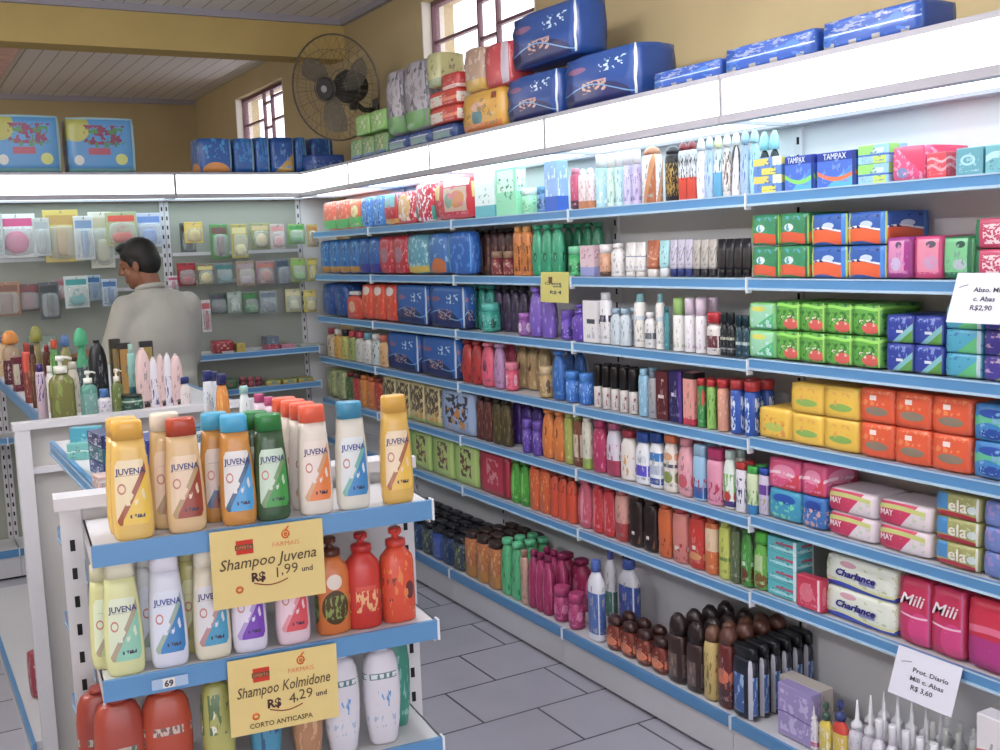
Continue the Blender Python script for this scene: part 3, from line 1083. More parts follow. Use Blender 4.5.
run(2, 691, 715, 239, 3, 'inv', (pr('b9b2aa', ('w', .5, .2, 8, .06, '86806e')), '2c2a30'), 'silver deodorant with black base', 'deodorant', 'deodorant_bottle', capf=.22)
run(2, 716, 749, 238, 4, 'inv', (pr('1d1b1f', ('n', 8, .62, '54242c', .2, .1, .8, .5)), '141316'), 'black deodorant beside green packs', 'deodorant', 'deodorant_bottle', capf=.2)
gp = pr('2f8a5c', ('w', .22, .04, 5, .16, 'e2582c'), ('e', .35, .55, .16, .12, 'd8e8e4'), ('n', 8, .6, '3aa4bc', .1, .45, .9, .9), ('r', .9, 0, 1, 1, '1f7048'), ('r', 0, 0, .05, 1, '8cd040'))
bp_ = pr('2a60b4', ('w', .26, .06, 5, .2, 'ee6024'), ('e', .5, .62, .16, .1, 'c8dcf0'), ('w', .5, .06, 5, .03, 'e8ecf0'), ('n', 8, .6, '16346c', .1, .5, .9, .9), ('r', .86, 0, 1, 1, '3a8ce0'), ('r', 0, 0, .06, 1, 'c8e060'))
run(2, 751, 808, 213, 2, 'pack', (gp,), 'green pad pack with orange band', 'sanitary pads', 'sanitary_pack', stack=2, r=.1)
run(2, 810, 886, 212, 2, 'pack', (bp_,), 'blue pad pack with orange band', 'sanitary pads', 'sanitary_pack', stack=2, r=.1)
run(2, 885, 911, 236, 1, 'pack', (pr('a02a86', ('r', .1, .14, .72, .9, 'dc8ab8'), ('e', .4, .35, .2, .16, 'c8b8dc'), ('e', .5, .8, .12, .08, '54405c')),), 'purple pad pack with rose panel', 'sanitary pads', 'sanitary_pack', r=.12)
run(2, 913, 941, 235, 1, 'pack', (pr('d23a78', ('r', .1, .16, .9, .92, 'e88aa6'), ('e', .62, .8, .18, .08, '5c5464'), ('e', .62, .38, .24, .16, 'c89ac0')),), 'pink pad pack left of green one', 'sanitary pads', 'sanitary_pack', r=.12)
run(2, 942, 971, 235, 1, 'pack', (pr('1f7048', ('r', .04, .16, .86, .94, '72c88a'), ('e', .62, .8, .16, .08, '2c5446'), ('e', .6, .34, .24, .12, 'b4bcc8')),), 'green pad pack right of pink one', 'sanitary pads', 'sanitary_pack', r=.12)
run(2, 972, 1020, 217, 1, 'pack', (pr('c83a64', ('n', 14, .48, 'ecd6dc', .2, .15, .95, .8), ('r', 0, 0, .12, 1, '2c7a54')),), 'rose pad pack crowded with white lettering', 'sanitary pads', 'sanitary_pack', stack=2, r=.12)
# ---- third shelf
run(3, 322, 346, 280, 2, 'pack', (pr('1c4a94', ('n', 7, .58, '4a86c4', .1, .2, .9, .9)),), 'navy blue soft pack in the corner', 'pack', 'nappy_pack')
run(3, 345, 360, 291, 1, 'bottle', (pr('dc4424', ('e', .5, .5, .2, .25, 'e8b890')), 'e8e0dc'), 'orange red bottle with white cap', 'bottle', 'cleaner_bottle', shape='round')
run(3, 361, 396, 280, 3, 'pack', (pr('e8482a', ('e', .5, .8, .3, .12, 'e4d6cc'), ('n', 7, .6, 'f88a4c', 0, 0, 1, .7)),), 'orange red pack with pale emblem', 'pack', 'wipe_pack')
run(3, 396, 467, 284, 2, 'pack', (nappy_blue,), 'blue nappy pack with dark hill', 'nappy pack', 'nappy_pack', r=.15, d=.06)
run(3, 467, 492, 283, 3, 'bottle', (pr('2fa898', ('n', 7, .6, '7ad8cc', .1, .1, .9, .9)), '3cb8a8'), 'teal shampoo bottle', 'bottle', 'shampoo_bottle', shape='blade', X0=2.24, capf=.08)
run(3, 475, 492, 303, 1, 'jar', (pr('23a494', ('e', .35, .4, .15, .25, '14584e')), '4cc4b4'), 'squat teal hair cream jar', 'jar', 'cream_jar')
run(3, 493, 526, 283, 4, 'bottle', (pr('3a2c4c', ('n', 7, .58, '6a5680', .1, .1, .9, .9)), '1f1a2c'), 'blackish violet shampoo bottle', 'bottle', 'shampoo_bottle', shape='blade', capf=.1, X0=2.24)
run(3, 514, 526, 313, 1, 'jar', (pr('8a4c9a', ('e', .5, .5, .2, .3, 'e0c8e0')), 'a05cb0'), 'small plum jar before dark bottles', 'jar', 'cream_jar', X0=2.156)
run(3, 527, 551, 283, 2, 'bottle', (pr('7a5ac0', ('n', 7, .6, 'a48ae0', .1, .1, .9, .9)), '8a6ad0'), 'violet shampoo bottle', 'bottle', 'shampoo_bottle', shape='blade', capf=.08)
run(3, 556, 569, 310, 1, 'jar', (pr('6a48b8', ('e', .35, .4, .2, .25, '3c2880')), '7c5ccc'), 'squat violet hair cream jar', 'jar', 'cream_jar')
run(3, 570, 582, 304, 1, 'bottle', (pr('6844b4', ('n', 7, .6, '9c80dc', .1, .1, .9, .9)), '6a4cb8'), 'violet pump lotion beside white carton', 'bottle', 'pump_bottle', shape='round', capk='push', capf=.25)
run(3, 583, 597, 300, 1, 'carton', (pr('ece8e8', ('r', .3, .45, .9, .56, '44505c'), ('n', 8, .62, 'b0b4bc', .1, .1, .9, .4)),), 'white carton with dark stripe', 'carton', 'carton', d=.04)
run(3, 598, 608, 292, 1, 'bottle', (pr('eeecee', ('r', .2, .5, .8, .65, '3c3858')), 'f0f0f0'), 'tall white bottle with small dark square', 'bottle', 'lotion_bottle', shape='slim')
run(3, 609, 627, 308, 2, 'bottle', (pr('d4dfe6', ('n', 7, .57, '8fb0c4', .1, .1, .9, .9)), 'a9c8dc'), 'icy blue short bottle', 'bottle', 'lotion_bottle', shape='round', rows=2)
run(3, 630, 642, 293, 1, 'can', (pr('ece8e0', ('r', 0, .6, 1, .7, 'c8d4dc')), '8cc8cc'), 'white spray can with teal nozzle, left one', 'spray can', 'spray_can', capw=.6, capf=.16)
run(3, 643, 652, 312, 1, 'bottle', (pr('e6e4e4', ('r', .1, .3, .9, .5, '6a7078')), 'f4f2f0'), 'short white bottle between two spray cans', 'bottle', 'lotion_bottle', shape='round')
run(3, 653, 662, 293, 1, 'can', (pr('eae6e0', ('r', 0, .6, 1, .7, 'c8d4dc')), '86bcc4'), 'white spray can with teal nozzle, right one', 'spray can', 'spray_can', capw=.6, capf=.16)
run(3, 663, 668, 306, 1, 'bottle', (pr('3c8a92'), '2f7a84'), 'thin teal tube bottle', 'bottle', 'lotion_bottle', shape='slim')
run(3, 669, 681, 297, 1, 'can', (pr('f0eeea', ('n', 8, .62, 'b8c8a8', .1, .1, .9, .9)), '9ac86a'), 'white spray can with green cap', 'spray can', 'spray_can', capf=.32, rows=2)
run(3, 681, 703, 297, 2, 'can', (pr('eeeaec', ('n', 8, .62, 'd0b0c8', .1, .1, .9, .9)), 'e4cfe0'), 'white spray can with pinkish cap', 'spray can', 'spray_can', capf=.32, rows=2)
run(3, 704, 718, 312, 1, 'bottle', (pr('e4dcd6', ('r', .1, .22, .9, .6, '6c2c38')), 'c42434'), 'white bottle with maroon label and red cap', 'bottle', 'styling_bottle', shape='round', capw=.9, capf=.25)
run(3, 719, 733, 312, 2, 'bottle', (pr('1c2226', ('r', .1, .5, .9, .58, 'c0c4a8'), ('r', .1, .2, .9, .26, '90948c')), '20282c'), 'black styling bottle with pale stripes', 'bottle', 'styling_bottle', shape='round', capw=.85, capf=.25)
run(3, 734, 748, 315, 2, 'bottle', (pr('1e4250', ('r', .1, .4, .9, .5, 'b8c8c4')), '16343e'), 'dark petrol styling bottle', 'bottle', 'styling_bottle', shape='round', capw=.85, capf=.25)
gl = pr('7cd070', ('r', .06, .08, .94, .92, '96d8b0'), ('e', .4, .76, .3, .1, 'd8d84c'), ('d', 1, -1.4, .1, '48b878'), ('n', 8, .6, 'c4e8e4', .1, .1, .9, .6))
gr = pr('58ac34', ('n', 7, .55, '2f7a2c', 0, 0, 1, 1), ('e', .66, .24, .3, .18, 'e05a50'), ('n', 9, .58, 'e4d8cc', .2, .3, .9, .6), ('w', .85, .03, 6, .05, '8edc48'), ('r', .92, 0, 1, 1, '9cd850'))
run(3, 748, 774, 302, 1, 'pack', (gl,), 'pale green pad pack with yellow oval', 'sanitary pads', 'sanitary_pack', stack=2, r=.12)
run(3, 775, 880, 302, 4, 'pack', (gr,), 'grass green pad pack with red blob', 'sanitary pads', 'sanitary_pack', stack=2, r=.12, grp='green pads on the third shelf')
pb = pr('2b3f9e', ('d', 1, -1.1, .35, '6fb04c'), ('d', 1, -1.1, .2, '7cc0c8'), ('d', 1, -1.1, .45, '5aa03c'), ('n', 9, .58, '7f96d8', .05, .5, .8, .9), ('r', .4, .36, .65, .46, 'dfe4ea'))
run(3, 885, 942, 315, 2, 'pack', (pb,), 'indigo pad pack with green corner', 'sanitary pads', 'sanitary_pack', stack=2, r=.1)
run(3, 944, 981, 305, 1, 'pack', (pr('3fa6c4', ('d', 1, -.8, .3, '58c078'), ('r', .88, 0, 1, 1, 'b8d0d8'), ('n', 8, .6, '2f6fb0', 0, .3, .7, 1)),), 'aqua pad pack with green corner', 'sanitary pads', 'sanitary_pack', stack=3, r=.1)
run(3, 982, 1024, 305, 1, 'pack', (pr('4a3f9e', ('d', 1, -1, .3, '8fb04c'), ('n', 8, .56, 'c8a8c0', 0, .3, .9, .9)),), 'violet pad pack by the price notice', 'sanitary pads', 'sanitary_pack', stack=3, r=.1)
# ---- fourth shelf
run(4, 326, 386, 331, 8, 'bottle', (pr('e0c060'), 'c04848'), 'small baby product bottle', 'bottle', 'baby_bottle', shape='round', capf=.2,
    alt=[(pr('d8c8a0', ('n', 7, .56, 'a04a50', .1, .1, .9, .9)), 'a83c4c'), (pr('e0a83c'), 'e4dcd0'), (pr('c8c05c'), '2c2c34'), (pr('a4b060', ('n', 7, .56, '6a7a38', .1, .1, .9, .9)), 'c83848'), (pr('dcd4c4', ('n', 7, .56, '88b0b8', .1, .1, .9, .9)), 'd04a58'), (pr('e6e0da'), '7cb8c8'), (pr('d4dcd8', ('n', 7, .56, '4c6c78', .1, .1, .9, .9)), 'e6e0da'), (pr('e8b87c'), 'e07058')])
run(4, 387, 459, 331, 2, 'pack', (nappy_blue,), 'blue nappy pack with dark mound', 'nappy pack', 'nappy_pack', r=.15, d=.06)
run(4, 460, 479, 335, 2, 'bottle', (pr('b42c2c', ('n', 7, .6, '702020', .1, .1, .9, .9)), '9c2828'), 'brick red shampoo bottle', 'bottle', 'shampoo_bottle', shape='blade', capf=.08)
run(4, 479, 491, 336, 1, 'bottle', (pr('ec5c7c', ('e', .5, .5, .16, .14, '7c2c40')), 'f07c96'), 'coral pink shampoo bottle', 'bottle', 'shampoo_bottle', shape='blade', capf=.08)
run(4, 492, 501, 338, 1, 'bottle', (pr('c490c0'), 'c898c4'), 'lilac conditioner bottle between pink ones', 'bottle', 'shampoo_bottle', shape='blade', capf=.08)
run(4, 501, 512, 340, 1, 'bottle', (pr('c03c60'), 'c8446a'), 'raspberry conditioner bottle', 'bottle', 'shampoo_bottle', shape='blade', capf=.08, X0=2.24)
run(4, 501, 513, 362, 1, 'jar', (pr('e04c70', ('e', .5, .5, .14, .3, 'f4c0cc')), 'e87c96'), 'squat pink hair cream jar', 'jar', 'cream_jar')
run(4, 514, 546, 343, 3, 'bottle', (pr('b89c68', ('e', .5, .55, .14, .1, '4c3c24'), ('n', 7, .6, 'dcc490', .1, .1, .9, .9)), 'bfa674'), 'beige gold shampoo bottle', 'bottle', 'shampoo_bottle', shape='blade', capf=.08, X0=2.245)
run(4, 534, 548, 366, 1, 'jar', (pr('b8965c', ('e', .3, .5, .14, .3, '5c4420')), 'd0b484'), 'squat beige hair cream jar', 'jar', 'cream_jar', X0=2.156)
run(4, 550, 561, 347, 1, 'bottle', (pr('2468b8'), '2c78c8'), 'royal blue shampoo bottle', 'bottle', 'shampoo_bottle', shape='blade', capf=.08)
run(4, 562, 582, 348, 2, 'bottle', (pr('1f62b4', ('n', 7, .6, '4c94dc', .1, .1, .9, .9)), '1c54a0'), 'royal blue conditioner bottle behind jars', 'bottle', 'shampoo_bottle', shape='blade', capf=.08, X0=2.25)
run(4, 561, 588, 372, 2, 'jar', (pr('2c74cc', ('n', 8, .58, '9cc4ec', .2, .1, .8, .9)), '3c88dc'), 'royal blue hair cream jar', 'jar', 'cream_jar')
run(4, 591, 635, 366, 5, 'can', (pr('dcd4cc', ('r', 0, 0, 1, .8, 'd4ccc8'), ('n', 6, .58, '8c2c34', .1, .1, .9, .7)), '201b18'), 'white can with black cap', 'spray can', 'spray_can', capf=.5, capw=1, rows=2)
run(4, 637, 646, 368, 1, 'bottle', (pr('8cc0dc', ('n', 7, .6, 'c8e4f0', .1, .1, .9, .9)), '9cd0e4'), 'sky blue slim bottle', 'bottle', 'lotion_bottle', shape='slim', rows=2)
run(4, 647, 655, 371, 1, 'bottle', (pr('a8a4a8'), '7c8490'), 'grey slim bottle', 'bottle', 'lotion_bottle', shape='slim')
run(4, 656, 668, 371, 1, 'carton', (pr('5c1f24', ('r', .2, .45, .7, .52, 'e8d8d4'), ('r', .5, .8, .7, .85, 'c8a8a4')),), 'maroon hair dye carton', 'carton', 'carton', d=.05)
run(4, 669, 682, 370, 1, 'carton', (pr('2a2458', ('r', .2, .5, .6, .57, 'd8d4e0'), ('r', .75, 0, 1, 1, '5c3490')),), 'navy hair dye carton', 'carton', 'carton', d=.05)
run(4, 683, 694, 372, 1, 'carton', (pr('e89a90', ('r', 0, .88, 1, 1, '1c1a1e'), ('r', 0, 0, 1, .12, 'c02840')),), 'salmon carton with black top', 'carton', 'carton', d=.05)
run(4, 695, 703, 378, 1, 'can', (pr('2f8c3c', ('e', .3, .7, .2, .2, 'dc3c30')), 'c42a2c'), 'green spray can with red cap', 'spray can', 'spray_can', capf=.14, capw=1, rows=2)
run(4, 704, 713, 379, 1, 'can', (pr('8cc458', ('n', 7, .56, '4c8c34', .1, .1, .9, .9)), 'c42a2c'), 'lime spray can with red cap', 'spray can', 'spray_can', capf=.14, capw=1, rows=2)
run(4, 714, 725, 379, 1, 'can', (pr('e09a7c', ('n', 7, .6, 'f0c4ac', .1, .1, .9, .9)), 'c42a2c'), 'peach spray can with red cap', 'spray can', 'spray_can', capf=.16, capw=1, rows=2)
run(4, 726, 754, 380, 2, 'can', (pr('1f54b0', ('n', 9, .5, 'd8e4f4', .3, .08, .7, .85)), 'b8282c'), 'blue insecticide can with red cap', 'spray can', 'spray_can', capf=.18, capw=1, rows=2)
yl = pr('f0c01e', ('e', .5, .38, .3, .14, 'b8c84c'), ('n', 8, .58, 'e08a34', .15, .1, .85, .75), ('r', 0, .93, 1, 1, 'f4cc3c'))
yl2 = pr('f0c01e', ('e', .5, .36, .34, .12, '8cb84c'), ('n', 8, .58, 'e8a83c', .15, .4, .85, .85), ('r', 0, .93, 1, 1, 'f4cc3c'))
og = pr('e8541c', ('e', .5, .34, .34, .13, '8c7c68'), ('n', 8, .57, 'f08440', .05, .5, .95, .95), ('r', .3, .66, .5, .8, 'f0e0d8'))
run(4, 758, 790, 408, 1, 'pack', (yl,), 'single low yellow soap pack', 'soap pack', 'soap_pack', r=.1)
run(4, 790, 858, 385, 2, 'pack', (yl2,), 'yellow soap pack', 'soap pack', 'soap_pack', stack=2, r=.1)
run(4, 859, 970, 391, 3, 'pack', (og,), 'orange soap pack', 'soap pack', 'soap_pack', stack=2, r=.1)
run(4, 972, 1020, 405, 1, 'pack', (pr('2f84c8', ('w', .5, .12, 5, .12, '56c08c'), ('e', .4, .2, .3, .14, '1f4ca4'), ('e', .4, .75, .3, .12, '2450b0')),), 'blue and green wavy pack', 'pack', 'soap_pack', stack=2, r=.1)
# ---- fifth shelf
run(5, 326, 345, 368, 2, 'pack', (ink('a8b070', 'd8cc90', '6c8a60'),), 'olive pack in the corner', 'pack', 'sweet_pack')
run(5, 345, 381, 375, 5, 'bottle', (pr('5c7a3c'), 'a03c34'), 'small bright tube', 'bottle', 'lotion_bottle', shape='slim',
    alt=[(pr('4c6a34'), '8c2c30'), (pr('b8342c'), '5c2c2c'), (pr('e08a24'), 'dc7c20'), (pr('dc7420'), 'c85c1c'), (pr('c03c24'), '7c2c24')])
run(5, 383, 440, 379, 4, 'pack', (pr('d8c88c', ('n', 9, .47, '5c4a3c', .05, .25, .95, .92), ('n', 8, .6, 'e0a030', .1, .1, .9, .5), ('r', 0, 0, 1, .12, 'b8c46c')),), 'cream pack printed with little figures', 'pack', 'nappy_pack', r=.1)
run(5, 441, 474, 387, 1, 'pack', (pr('9cb4d8', ('n', 8, .5, '4c4858', .15, .2, .85, .9), ('n', 7, .56, 'd88a34', .2, .1, .8, .6)),), 'pale blue pack printed with toys', 'pack', 'nappy_pack', r=.1)
run(5, 475, 490, 390, 2, 'bottle', (pr('5c2c28', ('n', 7, .58, 'a0684c', .1, .1, .9, .9)), '3c2420'), 'reddish brown shampoo bottle', 'bottle', 'shampoo_bottle', shape='waist', capf=.1)
run(5, 491, 508, 393, 2, 'bottle', (pr('4c4020', ('n', 7, .58, '88743c', .1, .1, .9, .9)), '2c2818'), 'dark olive gold shampoo bottle', 'bottle', 'shampoo_bottle', shape='waist', capf=.1)
run(5, 509, 540, 397, 3, 'bottle', (pr('50308c', ('n', 7, .6, '7c58b8', .1, .1, .9, .9)), '3c2470'), 'deep purple shampoo bottle', 'bottle', 'shampoo_bottle', shape='blade', capf=.08, X0=2.23)
run(5, 519, 539, 420, 2, 'jar', (pr('5c3ca0', ('n', 7, .58, '9c80d0', .1, .1, .9, .9)), '6c4cb0'), 'deep purple cream jar', 'jar', 'cream_jar', X0=2.156)
run(5, 540, 562, 404, 2, 'bottle', (pr('dc7820', ('e', .5, .6, .14, .1, '70340c'), ('n', 7, .6, 'f09c48', .1, .1, .9, .9)), 'e88430'), 'orange shampoo bottle with dark spot', 'bottle', 'shampoo_bottle', shape='blade', capf=.08)
run(5, 563, 571, 408, 1, 'bottle', (pr('a8ac44'), 'b0b450'), 'olive green shampoo bottle', 'bottle', 'shampoo_bottle', shape='slim', capf=.08)
run(5, 572, 580, 410, 1, 'bottle', (pr('7c4428', ('r', .2, .2, .8, .7, 'd8c8b0')), '8c9c3c'), 'brown bottle with cream label', 'bottle', 'shampoo_bottle', shape='slim', capf=.1)
run(5, 581, 589, 412, 1, 'bottle', (pr('e0dcc4', ('r', 0, 0, 1, .22, 'a0c440')), 'e8e4d4'), 'cream bottle with lime foot', 'bottle', 'shampoo_bottle', shape='slim', capf=.08)
run(5, 590, 603, 413, 1, 'bottle', (pr('b4285c', ('n', 7, .6, 'e080a0', .1, .1, .9, .9)), 'c43468'), 'magenta shampoo bottle', 'bottle', 'shampoo_bottle', shape='shampoo')
run(5, 604, 617, 421, 1, 'bottle', (pr('d8d0dc', ('n', 7, .58, 'b8688c', .1, .1, .9, .7), ('r', 0, 0, 1, .35, 'a83858')), 'c05c80'), 'silver pink bottle with crimson base', 'bottle', 'lotion_bottle', shape='shampoo')
run(5, 618, 632, 430, 1, 'bottle', (pr('ece4dc', ('n', 7, .56, 'e0a050', .2, .1, .8, .6)), 'a82c3c'), 'white bottle with dark red cap', 'bottle', 'lotion_bottle', shape='shampoo', capw=.7)
run(5, 633, 647, 432, 1, 'bottle', (pr('eef0f4', ('r', .1, .2, .9, .45, '5c4cd0'), ('e', .6, .6, .3, .1, 'd8dce8')), '2454a8'), 'white bottle with violet label and blue cap', 'bottle', 'lotion_bottle', shape='shampoo', capw=.8, capf=.18)
run(5, 647, 660, 432, 1, 'bottle', (pr('eef0f4', ('r', .15, .6, .9, .78, '2f7cc4'), ('r', .15, .08, .9, .22, '2c50a8'), ('r', .15, .3, .9, .5, 'b8c4d8')), '1f4894'), 'white bottle with blue bands and navy cap', 'bottle', 'lotion_bottle', shape='shampoo', capw=.8, capf=.18)
run(5, 661, 674, 434, 1, 'bottle', (pr('e8e0d4', ('e', .5, .3, .35, .12, '8c9c48'), ('r', .1, .5, .9, .57, '4c5470'), ('e', .5, .72, .35, .08, 'e0a070')), 'e06c34'), 'white bottle with orange cap', 'bottle', 'lotion_bottle', shape='shampoo', capw=.8, capf=.14)
run(5, 675, 690, 435, 1, 'bottle', (pr('eca4b0', ('e', .5, .3, .3, .14, 'dc5868')), 'e88c98'), 'soft pink lotion bottle', 'bottle', 'lotion_bottle', shape='oval', rows=2)
run(5, 691, 703, 444, 1, 'bottle', (pr('9cccec', ('r', .1, .05, .9, .3, '2c68b8'), ('n', 7, .54, 'b83c6c', .1, .2, .9, .5)), 'a4d4f0'), 'light blue baby shampoo bottle', 'bottle', 'lotion_bottle', shape='slim', capw=.9, capf=.2, rows=2)
run(5, 704, 720, 448, 1, 'bottle', (pr('f09cb8', ('n', 7, .52, 'cc3c5c', .1, .08, .9, .5)), 'c82c6c'), 'pink bottle with magenta cap', 'bottle', 'lotion_bottle', shape='slim', capw=.9, capf=.2, rows=2)
run(5, 721, 733, 450, 1, 'bottle', (pr('e4f0e4', ('n', 7, .52, '7cb85c', .1, .3, .9, .7), ('r', .1, .04, .9, .16, '4c3880'), ('e', .5, .25, .3, .1, 'c43c30')), 'c0dcd0'), 'white and green bottle with pale cap', 'bottle', 'lotion_bottle', shape='oval', rows=2)
run(5, 734, 744, 462, 1, 'bottle', (pr('ece8f0', ('n', 7, .54, '3c3c70', .2, .2, .8, .8)), 'c82c2c'), 'slim white tube with red cap', 'bottle', 'lotion_bottle', shape='slim', capw=.9, rows=2)
run(5, 745, 756, 466, 1, 'bottle', (pr('d8e8b8', ('r', 0, 0, 1, .25, '2c80c0'), ('n', 7, .54, '4c9c3c', .1, .25, .9, .6)), '3cb848'), 'slim lime tube with green cap', 'bottle', 'lotion_bottle', shape='slim', capw=.9, rows=2)
run(5, 757, 767, 468, 1, 'bottle', (pr('d0c4dc', ('r', .1, .5, .9, .75, '6c3c9c'), ('n', 7, .54, 'a8a04c', .1, .1, .9, .4)), '2c50b0'), 'slim lilac tube with blue cap', 'bottle', 'lotion_bottle', shape='slim', capw=.9, rows=2)
pkx = pr('e04a80', ('e', .5, .6, .35, .22, 'f08cb0'), ('w', .5, .06, 4, .05, 'f8d0dc'), ('d', 1, -1, .35, 'dc3850'))
blx = pr('2f9cc0', ('e', .5, .7, .36, .16, '1f54b0'), ('n', 7, .55, '74d8a8', .05, .05, .9, .6))
blx2 = pr('2c74c0', ('e', .5, .7, .36, .16, '2448a0'), ('n', 7, .54, 'd8a89c', .05, .05, .9, .6))
run(5, 768, 800, 459, 1, 'pack', (blx,), 'soft pad pack, pink over aqua, left pair', 'sanitary pads', 'sanitary_pack', stack=2, r=.12, lev=[(blx,), (pkx,)], d=.14)
run(5, 801, 824, 462, 1, 'pack', (blx,), 'soft pad pack, pink over blue, right pair', 'sanitary pads', 'sanitary_pack', stack=2, r=.12, lev=[(blx2,), (pkx,)], d=.14)
may = pr('e4d6dc', ('d', -1, .35, -.42, 'd22c5e'), ('d', -1, -.2, -.32, 'c82455'), ('w', .72, .06, 4, .09, 'c8cf70'), ('r', .9, 0, 1, 1, 'ecd8e0'), ('n', 7, .6, 'c4d4b8', .45, .1, .9, .6))
run(5, 826, 931, 496, 2, 'pack', (may,), 'long pink and white cotton pack', 'cotton pack', 'cotton_pack', stack=2, r=.2, d=.14, hmul=.98, text=('MAY', .34, .24, .21, .42, 'f2d8e2', 0, .0006), ps=True)
elan = pr('a8a860', ('r', 0, .3, .3, 1, '3f8cc8'), ('w', .1, .05, 4, .1, 'b8243c'), ('n', 7, .57, 'c4d49c', .3, .3, .9, .9), ('e', .84, .45, .1, .16, 'c8d8d8'), ('r', .92, 0, 1, 1, 'd8dcd0'))
run(5, 933, 979, 487, 1, 'pack', (elan,), 'olive pad pack lettered in white', 'sanitary pads', 'sanitary_pack', stack=3, r=.15, text=('ela', .7, .42, .55, .32, 'eee8d8', 0, .0006), ps=True)
run(5, 981, 1026, 494, 1, 'pack', (pr('6c86c8', ('d', 1, .4, .75, 'c8283c'), ('d', 1, -.6, .75, 'd8d4e0'), ('n', 7, .57, '9c88c8', 0, .3, .7, 1)),), 'lilac blue pad pack with red corner', 'sanitary pads', 'sanitary_pack', stack=3, r=.15)
# ---- sixth shelf
gpk = pr('b4d070', ('n', 8, .5, '6c4c44', .3, .2, .75, .9), ('r', 0, 0, .25, 1, 'a4c860'), ('n', 6, .6, 'e09a40', .3, .1, .8, .6))
run(6, 392, 478, 433, 4, 'pack', (gpk,), 'light green pack printed with figures', 'pack', 'nappy_pack', r=.1)
run(6, 479, 508, 447, 1, 'pack', (pr('b82440', ('n', 8, .52, 'd88c90', .3, .25, .7, .85), ('r', .85, 0, 1, 1, '8c1c30')),), 'crimson pack printed with pale swirl', 'pack', 'nappy_pack', r=.1)
run(6, 509, 527, 455, 2, 'bottle', (pr('3c9c1c', ('e', .5, .5, .12, .3, '7cd850')), '2f8818'), 'leaf green shampoo bottle', 'bottle', 'shampoo_bottle', shape='blade', capf=.08)
run(6, 528, 548, 462, 2, 'bottle', (pr('d85c1c', ('n', 7, .58, 'f0a050', .1, .1, .9, .9)), 'c8481c'), 'burnt orange shampoo bottle', 'bottle', 'shampoo_bottle', shape='slim', capf=.08)
run(6, 549, 574, 470, 3, 'bottle', (pr('d8481c', ('n', 7, .6, '8c2c14', .1, .3, .9, .95)), '7c2418'), 'red orange conditioner bottle', 'bottle', 'shampoo_bottle', shape='round', capf=.1)
run(6, 575, 589, 474, 1, 'bottle', (pr('c85068', ('e', .5, .5, .1, .4, 'e89098')), 'd06074'), 'dusky pink shampoo bottle', 'bottle', 'shampoo_bottle', shape='blade', capf=.08)
run(6, 590, 612, 480, 2, 'bottle', (pr('c42430', ('e', .4, .5, .08, .4, 'ec7c80')), 'b02434'), 'cherry red shampoo bottle', 'bottle', 'shampoo_bottle', shape='waist', capf=.1)
run(6, 613, 625, 486, 1, 'bottle', (pr('d8988c', ('r', 0, 0, 1, .4, 'b83c3c')), 'c46c68'), 'salmon and red shampoo bottle', 'bottle', 'shampoo_bottle', shape='slim', capf=.1)
run(6, 626, 655, 490, 2, 'bottle', (pr('2c1c1a', ('r', .4, .25, .6, .32, 'e8e0d8'), ('n', 7, .6, '7c4c34', .1, .05, .9, .3)), '4c3a30'), 'black brown shampoo bottle', 'bottle', 'shampoo_bottle', shape='waist', capf=.1)
run(6, 656, 669, 497, 1, 'bottle', (pr('d86420', ('n', 7, .58, '8c3414', .1, .05, .9, .4)), 'c85820'), 'pumpkin orange shampoo bottle', 'bottle', 'shampoo_bottle', shape='slim', capf=.1)
run(6, 670, 685, 503, 1, 'bottle', (pr('dc8478', ('r', .3, .25, .6, .33, 'f0e4dc'), ('n', 7, .56, 'b42c30', .1, .05, .9, .4)), 'c8383c'), 'coral bottle with red cap', 'bottle', 'shampoo_bottle', shape='slim', capf=.1)
run(6, 686, 702, 506, 1, 'bottle', (pr('d02c1c', ('r', .4, .38, .62, .46, 'f0e4e0'), ('e', .5, .25, .4, .08, 'e8a058')), 'b82c20'), 'scarlet shampoo bottle with pale sticker', 'bottle', 'shampoo_bottle', shape='slim', capf=.1)
run(6, 703, 715, 509, 1, 'bottle', (pr('dc6c24', ('r', 0, .45, 1, .9, 'e8c8a0')), 'b84828'), 'orange bottle with cream upper part', 'bottle', 'shampoo_bottle', shape='slim', capf=.1)
run(6, 717, 728, 515, 1, 'bottle', (pr('c8d050', ('r', .1, .35, .9, .42, '6c8c34')), 'bcc848'), 'yellow green shampoo bottle', 'bottle', 'shampoo_bottle', shape='slim', capf=.1)
run(6, 729, 738, 519, 1, 'bottle', (pr('5c6c44'), '4c5c3c'), 'mossy grey shampoo bottle', 'bottle', 'shampoo_bottle', shape='slim', capf=.1)
run(6, 739, 750, 524, 1, 'bottle', (pr('3c8c30', ('e', .4, .22, .4, .14, '6c3c20'), ('r', .3, .4, .6, .48, 'dce4d4')), '2c7c28'), 'green shampoo bottle with brown spot', 'bottle', 'shampoo_bottle', shape='shampoo', capf=.1)
run(6, 751, 766, 526, 1, 'bottle', (pr('5cac34', ('r', .25, .4, .75, .75, 'b8c898'), ('e', .6, .2, .4, .16, '7c5420')), '4cc02c'), 'bright green shampoo bottle by aqua cartons', 'bottle', 'shampoo_bottle', shape='shampoo', capf=.2, capw=.8)
run(6, 767, 797, 538, 1, 'carton', (pr('4cb8c0', ('r', .1, .2, .9, .4, 'a8e0e0'), ('r', .3, .55, .95, .72, 'c83c60'), ('r', .9, 0, 1, 1, 'd8ecec')),), 'flat aqua carton', 'carton', 'soap_carton', stack=4, d=.07)
